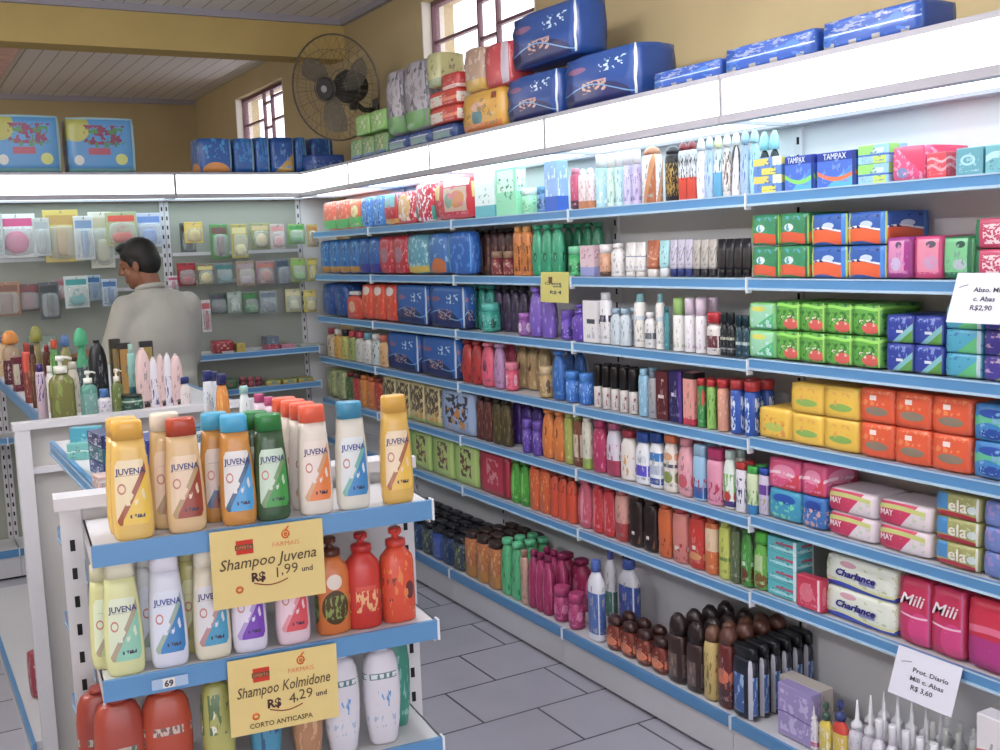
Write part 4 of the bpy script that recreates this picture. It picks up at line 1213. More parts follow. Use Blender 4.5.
run(6, 796, 822, 577, 1, 'carton', (pr('d02c50', ('e', .4, .5, .28, .3, 'e46c80'), ('r', .84, 0, .93, 1, 'f4dce0')),), 'crimson soap carton before aqua ones', 'carton', 'soap_carton', d=.03, X0=2.155)
char = pr('e6ecdc', ('r', 0, 0, 1, .14, '2c4cc8'), ('w', .13, .04, 6, .09, 'e4e6a0'), ('w', .05, .05, 6, .09, '2c50cc'), ('n', 7, .62, 'c8d0a0', 0, .2, 1, 1), ('e', .34, .8, .12, .1, 'e0a8b8'), ('r', .5, .3, .72, .4, '8c8cc8'))
run(6, 823, 897, 546, 1, 'pack', (char,), 'white blue pad pack with navy lettering', 'sanitary pads', 'sanitary_pack', stack=2, r=.15, text=('Charlance', .3, .56, .46, .42, '2c2c88', .3, .001))
mili = pr('d02458', ('r', 0, 0, 1, .5, 'cc2464'), ('e', .7, .25, .4, .25, 'e03884'), ('w', .45, .03, -3, .014, 'f4c8d8'), ('n', 7, .63, 'f0b0c8', .1, .1, .5, .36), ('r', .93, 0, 1, 1, 'c05c98'))
run(6, 898, 963, 566, 2, 'pack', (mili,), 'magenta lettered pad pack', 'sanitary pads', 'sanitary_pack', r=.12, text=('Mili', .25, .82, .48, .6, 'f6e8ee', .35, .0004), ps=True)
run(6, 965, 1030, 590, 1, 'pack', (pr('d81c44', ('r', 0, 0, 1, .45, 'b82c84'), ('w', .55, .03, 4, .05, 'e86c90'), ('n', 7, .64, 'f0a0b8', .1, .3, .8, .6)),), 'red over magenta pad pack at the edge', 'sanitary pads', 'sanitary_pack', r=.12)
# ---- bottom shelf
run(7, 384, 462, 520, 8, 'bottle', (pr('24406c'), '14141c'), 'dark blue shampoo bottle', 'bottle', 'shampoo_bottle', shape='slim', capf=.16, capw=.9, rows=4, d=.055,
    alt=[(pr('24406c', ('n', 7, .56, '6c88a0', .1, .1, .9, .9)), '14141c'), (pr('3c4c5c', ('n', 7, .54, 'a0a468', .1, .1, .9, .9)), '1c1c24'), (pr('2c4c9c', ('r', .1, .1, .9, .8, '4c6cc0')), '16161e')])
run(7, 463, 498, 536, 3, 'bottle', (pr('c07034', ('n', 7, .54, 'e0a868', .1, .1, .9, .9), ('r', 0, 0, 1, .3, 'c8872c')), '3c2a24'), 'amber shampoo bottle', 'bottle', 'shampoo_bottle', shape='slim', capf=.14, capw=.8, rows=4, d=.055)
run(7, 499, 519, 540, 2, 'bottle', (pr('4cb878', ('n', 7, .6, '2c7c50', .1, .1, .9, .9)), '58c48c'), 'slim mint green shampoo bottle', 'bottle', 'shampoo_bottle', shape='blade', capf=.1, rows=3, d=.05)
run(7, 520, 526, 549, 1, 'bottle', (pr('c89c88'), 'a87c6c'), 'thin tan bottle between green and magenta', 'bottle', 'lotion_bottle', shape='slim')
run(7, 527, 548, 553, 3, 'bottle', (pr('a02058', ('e', .4, .5, .08, .4, 'd86090'), ('n', 7, .62, 'c85088', .1, .1, .9, .9)), '8c1c50'), 'magenta shampoo bottle', 'bottle', 'shampoo_bottle', shape='blade', capf=.1, rows=2, d=.05)
run(7, 549, 578, 590, 2, 'jar', (pr('a82464', ('e', .4, .5, .2, .2, 'dc78a4')), 'b83470'), 'magenta hair cream jar', 'jar', 'cream_jar')
run(7, 554, 584, 556, 2, 'bottle', (pr('9c1c50', ('e', .4, .5, .15, .2, 'd85c90')), '8c1848'), 'wide magenta shampoo bottle', 'bottle', 'shampoo_bottle', shape='round', capf=.1, X0=2.215, d=.06)
run(7, 586, 599, 560, 1, 'bottle', (pr('e4e4ea', ('r', .1, .1, .9, .7, '4c70b8')), '4868b8'), 'white lotion bottle with blue cap, left of three', 'bottle', 'pump_bottle', shape='round', capk='screw', capf=.14, capw=.45)
run(7, 604, 613, 548, 1, 'bottle', (pr('e0dfe4', ('r', .1, .1, .9, .5, '3c7c6c')), '5c68c0'), 'white lotion bottle with blue cap, middle of three', 'bottle', 'pump_bottle', shape='round', capk='screw', capf=.14, capw=.45, X0=2.23)
run(7, 616, 634, 558, 1, 'bottle', (pr('e4e4ea', ('r', .1, .1, .9, .75, '3c5cb0')), '4464b8'), 'white lotion bottle with blue cap, right of three', 'bottle', 'pump_bottle', shape='round', capk='screw', capf=.14, capw=.45, X0=2.215)
run(7, 603, 664, 626, 4, 'bottle', (pr('7c2c18', ('e', .5, .35, .4, .18, 'e88050'), ('r', .2, .4, .6, .5, 'c87a50')), '3c1c18'), 'small reddish brown hair bottle', 'bottle', 'hair_bottle', shape='oval', capf=.25, capw=.85, capk='dome', rows=2, d=.05, wf=.9)
run(7, 664, 701, 618, 2, 'bottle', (pr('3a2420', ('r', .2, .12, .75, .62, '6c5850'), ('n', 7, .58, '9c8070', .2, .12, .75, .62)), '2c1c1c'), 'tall dark brown hair bottle', 'bottle', 'hair_bottle', shape='slim', capf=.3, capw=.95, capk='dome', rows=4, d=.055, wf=.84)
run(7, 701, 714, 626, 1, 'bottle', (pr('d0b464', ('n', 7, .55, '8c7434', .2, .1, .8, .8)), '6c4430'), 'mustard hair bottle with brown domed cap', 'bottle', 'hair_bottle', shape='slim', capf=.2, capw=.95, capk='dome', rows=4, d=.055)
run(7, 715, 730, 628, 1, 'bottle', (pr('6c2420', ('e', .5, .5, .4, .12, 'e07044'), ('r', .1, .05, .9, .3, '542c30')), '5c3428'), 'dark red hair bottle beside navy row', 'bottle', 'hair_bottle', shape='slim', capf=.2, capw=.95, capk='dome', rows=4, d=.055)
run(7, 730, 753, 645, 1, 'bottle', (pr('1c2230', ('r', .1, .08, .62, .72, '3c64a8'), ('n', 7, .56, '9cc0e0', .1, .08, .62, .72), ('r', .8, 0, 1, 1, 'c8c8d4')), '15181c'), 'black bottle with blue label', 'bottle', 'hair_bottle', shape='slim', capf=.16, capw=.98, d=.036, rows=6)
# side row of lilac and white goods on the near bottom shelf
run(7, 777, 812, 688, 1, 'carton', (pr('a090c8', ('n', 9, .55, 'c8bce4', .08, .1, .92, .9), ('w', .45, .02, 5, .015, '6c5ca4')),), 'lilac carton with faint lines', 'carton', 'carton', d=.04, X0=2.1)
run(7, 779, 822, 682, 1, 'carton', (pr('cdc4ba', ('n', 8, .6, 'a89c94', .1, .1, .9, .9)),), 'cream carton behind the lilac one', 'carton', 'carton', d=.05, X0=2.19)
run(7, 806, 816, 706, 1, 'bottle', (pr('e8e2ea', ('r', .1, .1, .9, .25, 'd04c80')), 'f0eef4'), 'small white nozzle bottle by the lilac carton', 'bottle', 'nozzle_bottle', shape='round', capk='cone', capf=.3, capw=.7, X0=2.1)
run(7, 817, 829, 703, 1, 'bottle', (pr('e8d040', ('n', 8, .56, 'f4f0d8', .1, .1, .9, .8)), '3c5c4c'), 'small yellow bottle with green neck', 'bottle', 'nozzle_bottle', shape='round', capk='push', capf=.32, capw=.7, X0=2.1)
run(7, 830, 844, 701, 1, 'bottle', (pr('e8c83c', ('r', 0, .7, 1, 1, 'e0402c'), ('n', 8, .56, 'f4e0d0', .1, .1, .9, .6)), '34407c'), 'small yellow and red bottle with navy neck', 'bottle', 'nozzle_bottle', shape='round', capk='push', capf=.32, capw=.7, X0=2.1)
run(7, 845, 915, 713, 5, 'bottle', (pr('dcdae4', ('n', 7, .6, 'b8b8cc', .1, .1, .9, .9)), 'eeeef4'), 'pointed white applicator bottle', 'bottle', 'nozzle_bottle', shape='round', capk='cone', capf=.42, capw=.85, X0=2.11, rows=3, d=.042, wf=.9)
run(7, 868, 966, 738, 7, 'bottle', (pr('e6e4ee', ('n', 7, .6, 'c0c0d8', .1, .1, .9, .9)), 'f2f2f8'), 'stubby white bottle', 'bottle', 'lotion_bottle', shape='round', capk='screw', capf=.3, capw=.6, X0=2.085, rows=1, d=.035, wf=.8, pbot=None)
run(7, 920, 972, 731, 4, 'bottle', (pr('dfe4e4', ('n', 7, .6, 'a8b8b4', .1, .1, .9, .9)), 'e8ece8'), 'short frosted white bottle', 'bottle', 'lotion_bottle', shape='round', capk='screw', capf=.25, capw=.5, X0=2.15, rows=2, d=.045, wf=.75)
run(7, 974, 1004, 716, 1, 'carton', (pr('e8e4e8', ('w', .7, .02, 3, .02, 'd87070'), ('w', .5, .02, 3, .02, 'd87070'), ('w', .3, .02, 3, .015, 'd8a0a0')),), 'white carton with red stripes at the photo edge', 'carton', 'carton', d=.05)

# ------------------------------------------------------------------ packs stored on top of the right canopy
top_blue = pr('1a4892', ('d', -1.1, -1.2, -.72, '1c2c78'), ('e', .42, .04, .48, .38, '1c2460'), ('n', 17, .53, 'c79a86', .26, .24, .6, .46),
              ('n', 13, .56, 'cfe6f2', .5, .6, .84, .82), ('e', .2, .72, .13, .06, '8e5f82'), ('w', .24, .16, 4.5, .012, '6fa7d8'), ('r', .94, 0, 1, 1, 'ccd2cc'))
clear = pr('8c8890', ('n', 6, .5, 'b0acb4', 0, .3, 1, 1), ('r', .1, .02, .9, .3, '6cac5c'), ('n', 7, .6, '5c5864', 0, .3, 1, 1))
K = dict(r=.16, cr=.02, ps=True)
run(0, 350, 386, 136, 3, 'pack', (pr('7ca868', ('n', 7, .54, 'c8c8a0', .1, .1, .9, .9), ('r', 0, 0, 1, .2, '4c6ca8')),), 'small green wipe pack', 'wipes', 'wipe_pack', d=.12, **K)
run(0, 356, 386, 112, 2, 'pack', (pr('8cc860', ('n', 7, .55, 'd4dcc0', .1, .1, .9, .9)),), 'small lime pack piled on green packs', 'wipes', 'wipe_pack', pbot=133, d=.12, **K)
run(0, 387, 455, 131, 3, 'pack', (pr('2c4c8c', ('r', .1, .15, .8, .6, '7ca49c'), ('r', .05, .62, .9, .7, 'd0dce8')),), 'small navy wipe pack', 'wipes', 'wipe_pack', d=.16, **K)
run(0, 386, 402, 68, 1, 'pack', (clear,), 'narrow clear nappy bag, grey wrapped', 'nappy pack', 'nappy_pack', pbot=138, d=.13, r=.4, cr=.04)
run(0, 403, 428, 58, 1, 'pack', (clear,), 'wide clear nappy bag, grey wrapped', 'nappy pack', 'nappy_pack', pbot=133, d=.13, r=.35, cr=.03)
run(0, 429, 441, 52, 1, 'pack', (pr('c8c888', ('r', 0, 0, 1, .25, '9cac84')),), 'pale yellow nappy pack over red stack', 'nappy pack', 'nappy_pack', pbot=88, d=.13, r=.2, cr=.02)
run(0, 429, 459, 90, 1, 'pack', (pr('d03c2c', ('r', 0, .1, .5, .7, 'dcd8cc'), ('r', .5, .3, 1, .5, 'f08c60')),), 'red wipe pack', 'wipes', 'wipe_pack', pbot=123, stack=2, d=.16, r=.14, cr=.02)
run(0, 443, 460, 73, 1, 'pack', (pr('c83030', ('r', 0, 0, 1, .25, 'f0d0c8')),), 'small red pack topping the red stack', 'wipes', 'wipe_pack', pbot=89, d=.13, r=.14)
run(0, 461, 503, 90, 1, 'pack', (pr('e0a828', ('e', .4, .35, .14, .22, '4c848c'), ('e', .4, .62, .12, .12, 'd8a888'), ('r', 0, 0, 1, .2, 'dc7c34'), ('r', .74, .74, .86, .9, '8c3c20')),), 'yellow nappy pack with baby figure', 'nappy pack', 'nappy_pack', d=.22, **K)
run(0, 465, 484, 46, 1, 'pack', (pr('b8987c', ('r', 0, 0, 1, .28, 'd0a83c'), ('n', 7, .56, 'd8c0b4', .1, .3, .9, .9)),), 'tan nappy pack on the yellow one', 'nappy pack', 'nappy_pack', pbot=93, d=.16, r=.25)
run(0, 485, 511, 41, 1, 'pack', (pr('cc4048', ('r', .7, 0, 1, 1, 'c8bcc8'), ('n', 6, .6, 'e07c7c', .1, .1, .6, .9)),), 'red nappy pack on the yellow one', 'nappy pack', 'nappy_pack', pbot=87, d=.16, r=.25)
run(0, 505, 560, 73, 1, 'pack', (top_blue,), 'blue nappy pack with hill picture, lower left of pile', 'nappy pack', 'nappy_pack', d=.2, **K)
run(0, 562, 641, 50, 1, 'pack', (top_blue,), 'blue nappy pack with hill picture, lower right of pile', 'nappy pack', 'nappy_pack', d=.16, **K)
run(0, 512, 582, 7, 1, 'pack', (top_blue,), 'blue nappy pack with hill picture, topmost of pile', 'nappy pack', 'nappy_pack', pbot=63, d=.13, **K)
run(0, 584, 640, 12, 1, 'pack', (pr('1c4484', ('r', 0, 0, 1, .35, '2c2450'), ('n', 7, .57, '3c8ca8', .1, .3, .9, .9)),), 'dark blue nappy pack lying at the back of the pile', 'nappy pack', 'nappy_pack', pbot=50, X0=2.22, d=.14, r=.3, cr=.03)
run(0, 650, 705, 43, 1, 'pack', (pr('1c4c8c', ('n', 7, .56, '2c7c8c', .1, .1, .9, .9)),), 'flat blue pack lying behind the wrapped bundles', 'nappy pack', 'nappy_pack', pbot=66, X0=2.22, d=.15, r=.3, cr=.03)
bund = pr('1f54b0', ('n', 12, .56, '8c98b8', 0, .5, 1, 1), ('r', .0, .0, .12, .2, 'a8a49c'), ('r', .28, 0, .36, .2, 'a8a49c'), ('r', .52, 0, .6, .22, 'a8a49c'), ('r', .8, 0, .88, .2, 'a8a49c'), ('n', 5, .58, '3c78d0', 0, .1, 1, .9), ('r', 0, .45, 1, .51, 'b8d0f0'))
run(0, 652, 722, 66, 1, 'pack', (bund,), 'shrink wrapped blue bundle nearest the nappy pile', 'wrapped bundle', 'wrapped_bundle', ps=True, d=.12, r=.06, cr=.01)
run(0, 723, 818, 39, 1, 'pack', (bund,), 'shrink wrapped blue bundle in the middle of three', 'wrapped bundle', 'wrapped_bundle', ps=True, d=.12, r=.06, cr=.01)
run(0, 820, 925, 11, 1, 'pack', (bund,), 'shrink wrapped blue bundle nearest the camera', 'wrapped bundle', 'wrapped_bundle', ps=True, d=.12, r=.06, cr=.01)


def runb(p0, p1, ptop, c, label, cat='nappy pack', name='nappy_pack', Y0=5.765, d=.2, z=1.9945, kind='pack', rot=0, **o):
    x0, x1 = x_at(p0, Y0, z), x_at(p1, Y0, z)
    h = z_at(ptop, (x0 + x1) / 2, Y0) - z
    thing(name, make(kind, (x1 - x0) * .96, d, h * .985, c, o), label, cat, None, ((x0 + x1) / 2, Y0 + d / 2, z), rot)


bb = pr('1c5ca8', ('e', .5, .02, .42, .28, 'd88c34'), ('n', 6, .56, '3c9cd8', 0, .4, 1, 1), ('r', .93, 0, 1, 1, '9cb8c4'))
bb2 = pr('1c5ca8', ('n', 6, .56, '2c84c8', 0, .3, 1, 1), ('r', .88, 0, 1, 1, '8cacb8'))
kk = pr('4c94cc', ('e', .14, .8, .2, .25, 'b4b44c'), ('n', 12, .5, '8c3c5c', .25, .5, .85, .85), ('n', 11, .57, '4c8c4c', .3, .45, .85, .8), ('r', .3, .32, .62, .44, 'b04c60'), ('e', .16, .22, .07, .09, 'd0d4cc'), ('e', .78, .24, .09, .1, 'c8d06c'), ('r', 0, 0, 1, .07, '7cb4ac'), ('r', .95, 0, 1, 1, 'a4d0d0'), ('r', 0, .95, 1, 1, '9cccdc'))
runb(-8, 65, 113, (kk,), 'pale blue printed nappy pack, leftmost on the back canopy', r=.1, cr=.01)
runb(68, 139, 116, (kk,), 'pale blue printed nappy pack, second on the back canopy', r=.1, cr=.01)
runb(200, 234, 137, (bb,), 'blue nappy pack with orange arc, left end of its row', r=.15, cr=.015)
runb(235, 256, 137, (bb2,), 'plain blue nappy pack, second from left in its row', r=.15, cr=.015)
runb(257, 271, 136, (bb2,), 'plain blue nappy pack, third from left in its row', r=.15, cr=.015)
runb(272, 296, 136, (pr('1c58a8', ('d', 1, -1.6, .1, 'c89c34'), ('r', .93, 0, 1, 1, '9cb8c4')),), 'blue nappy pack with gold corner on the back canopy', r=.15, cr=.015)
runb(297, 308, 136, (bb2,), 'slim plain blue nappy pack in the canopy corner', r=.15, cr=.015)
runb(312, 335, 137, (pr('1c54a0', ('r', .8, .5, .86, 1, '8cb0cc'), ('n', 6, .57, '2c7cc0', 0, .2, 1, 1)),), 'blue nappy pack beside the corner bundle', Y0=5.80, r=.15, cr=.02, d=.16)
runb(312, 346, 154, (pr('2450a4', ('n', 12, .54, '7c98cc', .05, .1, .95, .6)),), 'flat blue bundle in the canopy corner', 'wrapped bundle', 'wrapped_bundle', Y0=5.60, r=.1, cr=.01, d=.16)

# ------------------------------------------------------------------ goods on the end display
TH = radians(-5.5)
EX, EY = .583, 2.06


def ecw(xl, yl):
    return EX + xl * cos(TH) - yl * sin(TH), EY + xl * sin(TH) + yl * cos(TH)


def ec_ray(px, py, yl):
    d = CX * ((px - 500) / FPX) + CD * ((py - 375) / FPX) + CF
    n = Vector((-sin(TH), cos(TH), 0))
    px0, py0 = ecw(0, yl)
    t = n.dot(Vector((px0, py0, 0))) / n.dot(d)
    P = Vector((0, 0, CH)) + d * t
    q = P - Vector((EX, EY, 0))
    return q.x * cos(TH) + q.y * sin(TH), P.z


def ec_x(px, yl, z):
    lo, hi = -.5, .5
    k = (px - 500) / FPX
    a = CX - CF * k
    for _ in range(40):
        m = (lo + hi) / 2
        x, y = ecw(m, yl)
        if a.x * x + a.y * y + a.z * (z - CH) > 0:
            hi = m
        else:
            lo = m
    return (lo + hi) / 2


def jl(base, acc, swoosh, tint='c88070', foot='3c3450'):
    return pr(base, ('d', .9, -1, -.06, swoosh), ('d', .9, -1, .10, acc), ('n', 6, .6, base, .3, .3, .9, .6), ('e', .2, .56, .13, .085, tint), ('e', .2, .56, .09, .055, base),
              ('n', 16, .5, foot, .4, .1, .84, .16), ('r', .12, .76, .88, .766, swoosh), rough=.3)


def juvena(px, zi, row, body, cap, base, acc, swoosh, label, w=.065, h=.2, shape='tapered', txt='3a3f78', grp='shampoo bottles on the end display', letter='JUVENA', yl=None, capk='flip', capf=.15, capw=.76, lab=True, d=.038, tw=.7, v=(.16, .8), lv=.66, dz=0, foot='3c3450'):
    z = ECZ[zi] + .0004 - .003 + dz
    yl = -.208 + row * .046 if yl is None else yl
    xl = ec_x(px, yl, z)
    x, y = ecw(xl, yl)
    hb = h * (1 - capf)
    bmat = body if not isinstance(body, str) else pr(body, rough=.25)
    sub = []
    if lab and row == 0:
        sub = [('label', label_mesh(shape, w, d, hb, -.8, .8, v[0], v[1]), jl(base, acc, swoosh, foot=foot), Z0),
               ('lettering', wrapped_text(letter, .0145, w * tw, shape, w, d, hb, hb * lv, .0007, bold=.0003), plastic(txt), Z0)]
    elif lab:
        sub = [('label', label_mesh(shape, w, d, hb, -.8, .8, v[0], v[1]), jl(base, acc, swoosh, foot=foot), Z0)]
    P = bottle(w, d, h, bmat, plastic(cap) if isinstance(cap, str) else cap, shape, capf, capw, capk, N=28, extra=sub)
    thing('shampoo_bottle', P, label, 'bottle', grp, (x, y, z), TH + random.uniform(-.05, .05))


A = 0
juvena(135, A, 0, 'e8bc54', 'e8ac24', 'f0dcae', 'f0c61c', 'a8583c', 'yellow shampoo bottle at the left end of the display top', w=.069, h=.202)
juvena(130, A, 1, 'e8bc54', 'eab848', 'f0dcae', 'f0c61c', 'a8583c', 'yellow shampoo bottle behind the one at the left end', w=.069, h=.202)
juvena(188, A, 0, 'e2bc84', 'b83c14', 'e8cca8', '9c3c24', 'b89868', 'tan shampoo bottle with rust red cap', w=.067, h=.198)
juvena(172, A, 1, 'dcb878', 'e4d8c0', 'e8cca8', 'b87c3c', 'b89868', 'tan bottle with cream cap behind the rust capped one', w=.067, h=.203)
juvena(240, A, 0, 'd08c30', '3cacd8', 'e4e0dc', '3ca4e0', '4c6c90', 'amber shampoo bottle with sky blue cap, front of two', w=.063, h=.195)
juvena(221, A, 1, 'c08428', '3ca8cc', 'd8c8b8', '8c4c44', '4c6c90', 'amber shampoo bottle with sky blue cap, behind', w=.063, h=.195)
juvena(274, A, 0, '3c5c3c', '1c7c34', 'c4dcc4', '349c3c', '7c9c6c', 'dark green shampoo bottle with green cap, front one', w=.063, h=.19)
juvena(261, A, 1, '3c5c3c', '1c7c34', 'c4dcc4', '349c3c', '7c9c6c', 'dark green shampoo bottle, the one behind', w=.063, h=.19)
for r_ in range(4):
    juvena(317 - 9 * r_, A, r_, 'e8dccc', 'f0582c', 'ecdcd0', 'f0802c', 'd8a070',
           'cream shampoo bottle with orange cap, %s of four deep' % ['front', 'second', 'third', 'last'][r_], w=.063, h=.198)
juvena(354, A, 0, 'e0dccc', '2c8cb0', 'dce4e4', '2c88c8', '74b8a8', 'cream shampoo bottle with teal blue cap', w=.063, h=.198, txt='34409c')
juvena(398, A, 0, 'e4b444', 'dca424', 'f0d8b0', 'f0c030', 'b06840', 'yellow shampoo bottle at the right end, standing apart', w=.063, h=.202)
B = 1
juvena(127, B, 0, 'dce09c', 'e8e4c4', 'dce8c8', '8cd0b4', 'b0a084', 'pale yellow shampoo bottle with mint label', w=.065, h=.2)
juvena(112, B, 1, 'd4d490', 'dcd8ac', 'dce8c8', 'b8c87c', 'b0a084', 'pale yellow bottle behind the mint labelled one', w=.065, h=.184)
juvena(171, B, 0, 'dce0f0', 'e4e4f0', 'dce4f4', '2c84c8', '9cb4a4', 'white shampoo bottle with blue label under the sign', w=.065, h=.2, txt='3448a0')
juvena(158, B, 1, 'dce0e4', 'e4e4dc', 'dce4f4', '5c94b8', '9cb4a4', 'white shampoo bottle behind the blue labelled one', w=.065, h=.2)
juvena(214, B, 0, 'e4dcc0', 'ece4cc', 'dcdce0', '3ca0c8', 'c08c8c', 'cream shampoo bottle with aqua label', w=.065, h=.196)
juvena(199, B, 1, 'c8c070', 'd0c888', 'dcdca0', 'a8b050', 'b09c54', 'olive yellow shampoo bottle behind cream one', w=.065, h=.2)
juvena(251, B, 0, 'e0dcec', 'e4e0ec', 'e4dcf0', '7c3cc0', 'b49cd8', 'white shampoo bottle with violet label', w=.063, h=.19)
juvena(294, B, 0, 'e8ccd8', 'ecd8e0', 'f0d0dc', 'e04450', 'e8909c', 'pink shampoo bottle with red label', w=.063, h=.19)


def pump_b(px, zi, body, capc, label, lay, w=.065, h=.18, ptxt='', dz=0):
    juvena(px, zi, 0, pr(body, *lay), capc, '', '', '', label, w=w, h=h, shape='round', lab=False, capk='push', capf=.19, capw=.6, d=.048, yl=-.19, grp='pump bottles on the end display')


pump_b(334, B, 'dc7420', '5c2c1c', 'amber bottle with dark pump neck beside the sign', [('e', .5, .35, .38, .22, '54401c'), ('e', .5, .68, .22, .1, 'e8d8c8'), ('n', 12, .52, '8ca048', .2, .2, .8, .5)])
pump_b(365, B, 'd42818', 'c01c1c', 'red pump bottle with pale yellow emblem', [('n', 8, .5, 'f0b478', .2, .22, .85, .5), ('r', .2, .5, .8, .56, 'e04c34')])
pump_b(399, B, 'e84818', 'd83420', 'orange red pump bottle at the right edge', [('n', 8, .53, '7c3820', .1, .3, .4, .6), ('e', .76, .42, .14, .12, '6c2c30'), ('n', 7, .58, 'f08434', .1, .1, .9, .9)])
C_ = 2


def seda(px, body, label, lay, capc, row=0, w=.084, h=.19, yl=-.195):
    juvena(px, C_, row, pr(body, *lay), capc, '', '', '', label, w=w, h=h, shape='bullet', lab=False, capf=.04, capw=.4, d=.045, yl=yl + row * .06, grp='bottles on the third display shelf')


red = [('r', .2, .5, .82, .57, 'b8b0a0'), ('n', 14, .5, '5c6c64', .2, .5, .82, .57), ('n', 8, .6, 'e89070', .15, .1, .85, .45)]
seda(125, 'a83c28', 'rust red oval bottle, lower left corner', red, '9c3424')
seda(172, 'b8401c', 'orange rust oval bottle beside the yellow green one', [('r', .2, .6, .8, .68, 'd0b8a8'), ('n', 14, .5, '7c5c58', .2, .6, .8, .68), ('e', .55, .25, .28, .12, 'c05870'), ('e', .55, .25, .2, .08, '7c2c2c')], 'b44820', w=.086)
seda(107, '9c3828', 'rust red oval bottle behind the corner one', red, '943020', row=1)
seda(222, 'b4b458', 'yellow green bottle with pearl dots', [('e', .3, .7, .09, .04, 'e4e4d0'), ('e', .3, .55, .1, .045, 'e8e8d8'), ('n', 7, .56, '5c7c4c', .2, .5, .8, .9)], 'a8a848', w=.06)
seda(268, '3c94b8', 'sea blue bottle under the lower sign', [('n', 6, .56, '2c5c84', .3, .1, .95, .9)], '3c9cac', w=.06)
seda(309, 'b88458', 'tan brown bottle under the lower sign', [('n', 7, .56, 'd8a87c', .1, .1, .9, .9)], 'a87850', w=.06)
w1 = [('r', .14, .72, .86, .785, '5c8088'), ('n', 16, .5, 'd8e4e4', .14, .73, .86, .775), ('n', 9, .6, '5c9cd8', .3, .42, .75, .6), ('n', 12, .6, 'a8bcd8', .2, .2, .8, .38)]
seda(344, 'dcdae4', 'white oval bottle partly behind the lower sign', w1, 'd0d0dc', w=.07)
seda(384, 'dcdae4', 'white oval bottle in full view at right', w1, 'd0d0dc', w=.072)
seda(397, '2c8c78', 'teal green bottle peeking out behind white one', [], '2c8c78', row=1, w=.06)

# ------------------------------------------------------------------ signs
m_ysign = mat('yellow_card', 'e2cc88', .7)
m_wsign = mat('white_card', 'e4e4f0', .7)
m_ink = mat('marker_ink', '5c4a34', .8)
m_ink2 = mat('dark_marker_ink', '4c2c2c', .8)
m_grey = mat('printer_ink', '4c4c58', .8)
m_red = mat('red_print', 'c83a2a', .8)
m_or = mat('orange_print', 'e08c60', .8)


def put_text(parent, s, x, z, size, width, m, rot=0, shear=0, bold=0, y=-.0012, name='lettering'):
    me = text_mesh(s, size, width, shear, bold, extrude=.0001)
    o = link(name, me, parent, m, (x, y, z))
    o.rotation_euler = (0, -rot, 0)
    return o


def yellow_sign(c0, c1, cb, label, line, price, extra):
    """corners measured on the front of the rail"""
    yl = -.252
    (xa, za), (xb, zb), (xc, zc) = ec_ray(*c0, yl), ec_ray(*c1, yl), ec_ray(*cb, yl)
    W, H = xb - xa, za - zc
    x, y = ecw((xa + xb) / 2, yl)
    r = link('price_sign', None, None, None, (x, y, (za + zb) / 2), TH)
    r.rotation_euler = (0, -math.atan2(zb - za, xb - xa), TH)
    tag(r, label, 'price sign', 'handwritten yellow price signs')
    simple('card', lambda bm: bx(bm, -W / 2, W / 2, -.0005, .0005, -H, 0), m_ysign, r)
    lg = simple('logo', lambda bm: bx(bm, -W * .28, -W * .13, -.0012, -.0006, -H * .33, -H * .15), m_red, r)
    simple('logo_band', lambda bm: bx(bm, -W * .29, -W * .13, -.0016, -.0012, -H * .27, -H * .205), mat('brown_print', '6c4a34', .8), lg)
    put_text(lg, 'OFERTA', -W * .21, -H * .262, H * .06, W * .14, m_or, y=-.0019)

    def ring(bm):
        tube(bm, [(W * .16 + H * .045 * cos(t), -.0009, -H * .14 + H * .05 * sin(t)) for t in [k * 2 * pi / 14 for k in range(14)]], H * .011, 6, close=True)
        tube(bm, [(W * .16, -.0009, -H * .09), (W * .19, -.0009, -H * .04)], H * .01, 6)
    simple('emblem', ring, mat('orange_ink', 'd8682c', .8), r)
    put_text(r, 'e', W * .16, -H * .165, H * .1, None, mat('orange_ink', 'd8682c', .8), bold=.0004)
    put_text(r, 'FARMAIS', W * .16, -H * .29, H * .085, W * .24, m_or)
    put_text(r, line, 0, -H * .50, H * .2, W * .86, m_ink, rot=.02, shear=.25, bold=.0002)
    put_text(r, 'R$', -W * .1, -H * .70, H * .16, None, m_ink2, bold=.0008)
    put_text(r, price[0], W * .07, -H * .69, H * .19, None, m_ink)
    put_text(r, price[1], W * .18, -H * .66, H * .19, None, m_ink)
    put_text(r, 'und', W * .34, -H * .66, H * .1, None, m_ink2, bold=.0002)
    simple('price_underline', lambda bm: tube(bm, [(-W * .14 + W * .3 * t, -.0009, -H * .72 - H * .05 * sin(pi * t)) for t in [k / 10 for k in range(11)]], H * .008, 5), mat('brown_red_ink', '8c4430', .8), r)
    simple('stamp', lambda bm: tube(bm, [(-W * .27 + H * .04 * cos(t), -.0009, -H * .78 + H * .035 * sin(t)) for t in [k * 2 * pi / 10 for k in range(10)]], H * .014, 6, close=True), mat('orange_ink', 'd8682c', .8), r)
    if extra:
        put_text(r, extra, -W * .04, -H * .93, H * .09, W * .58, m_ink, bold=.0002)


yellow_sign((209, 533), (322, 518), (214, 611), 'yellow handwritten price sign on the top rail of the display, 1,99', 'Shampoo Juvena', ('1', ',99'), None)
yellow_sign((227, 662), (336, 643), (232, 738), 'yellow handwritten price sign on the second rail of the display, 4,29', 'Shampoo Kolmidone', ('4', ',29'), 'CORTO ANTICASPA')

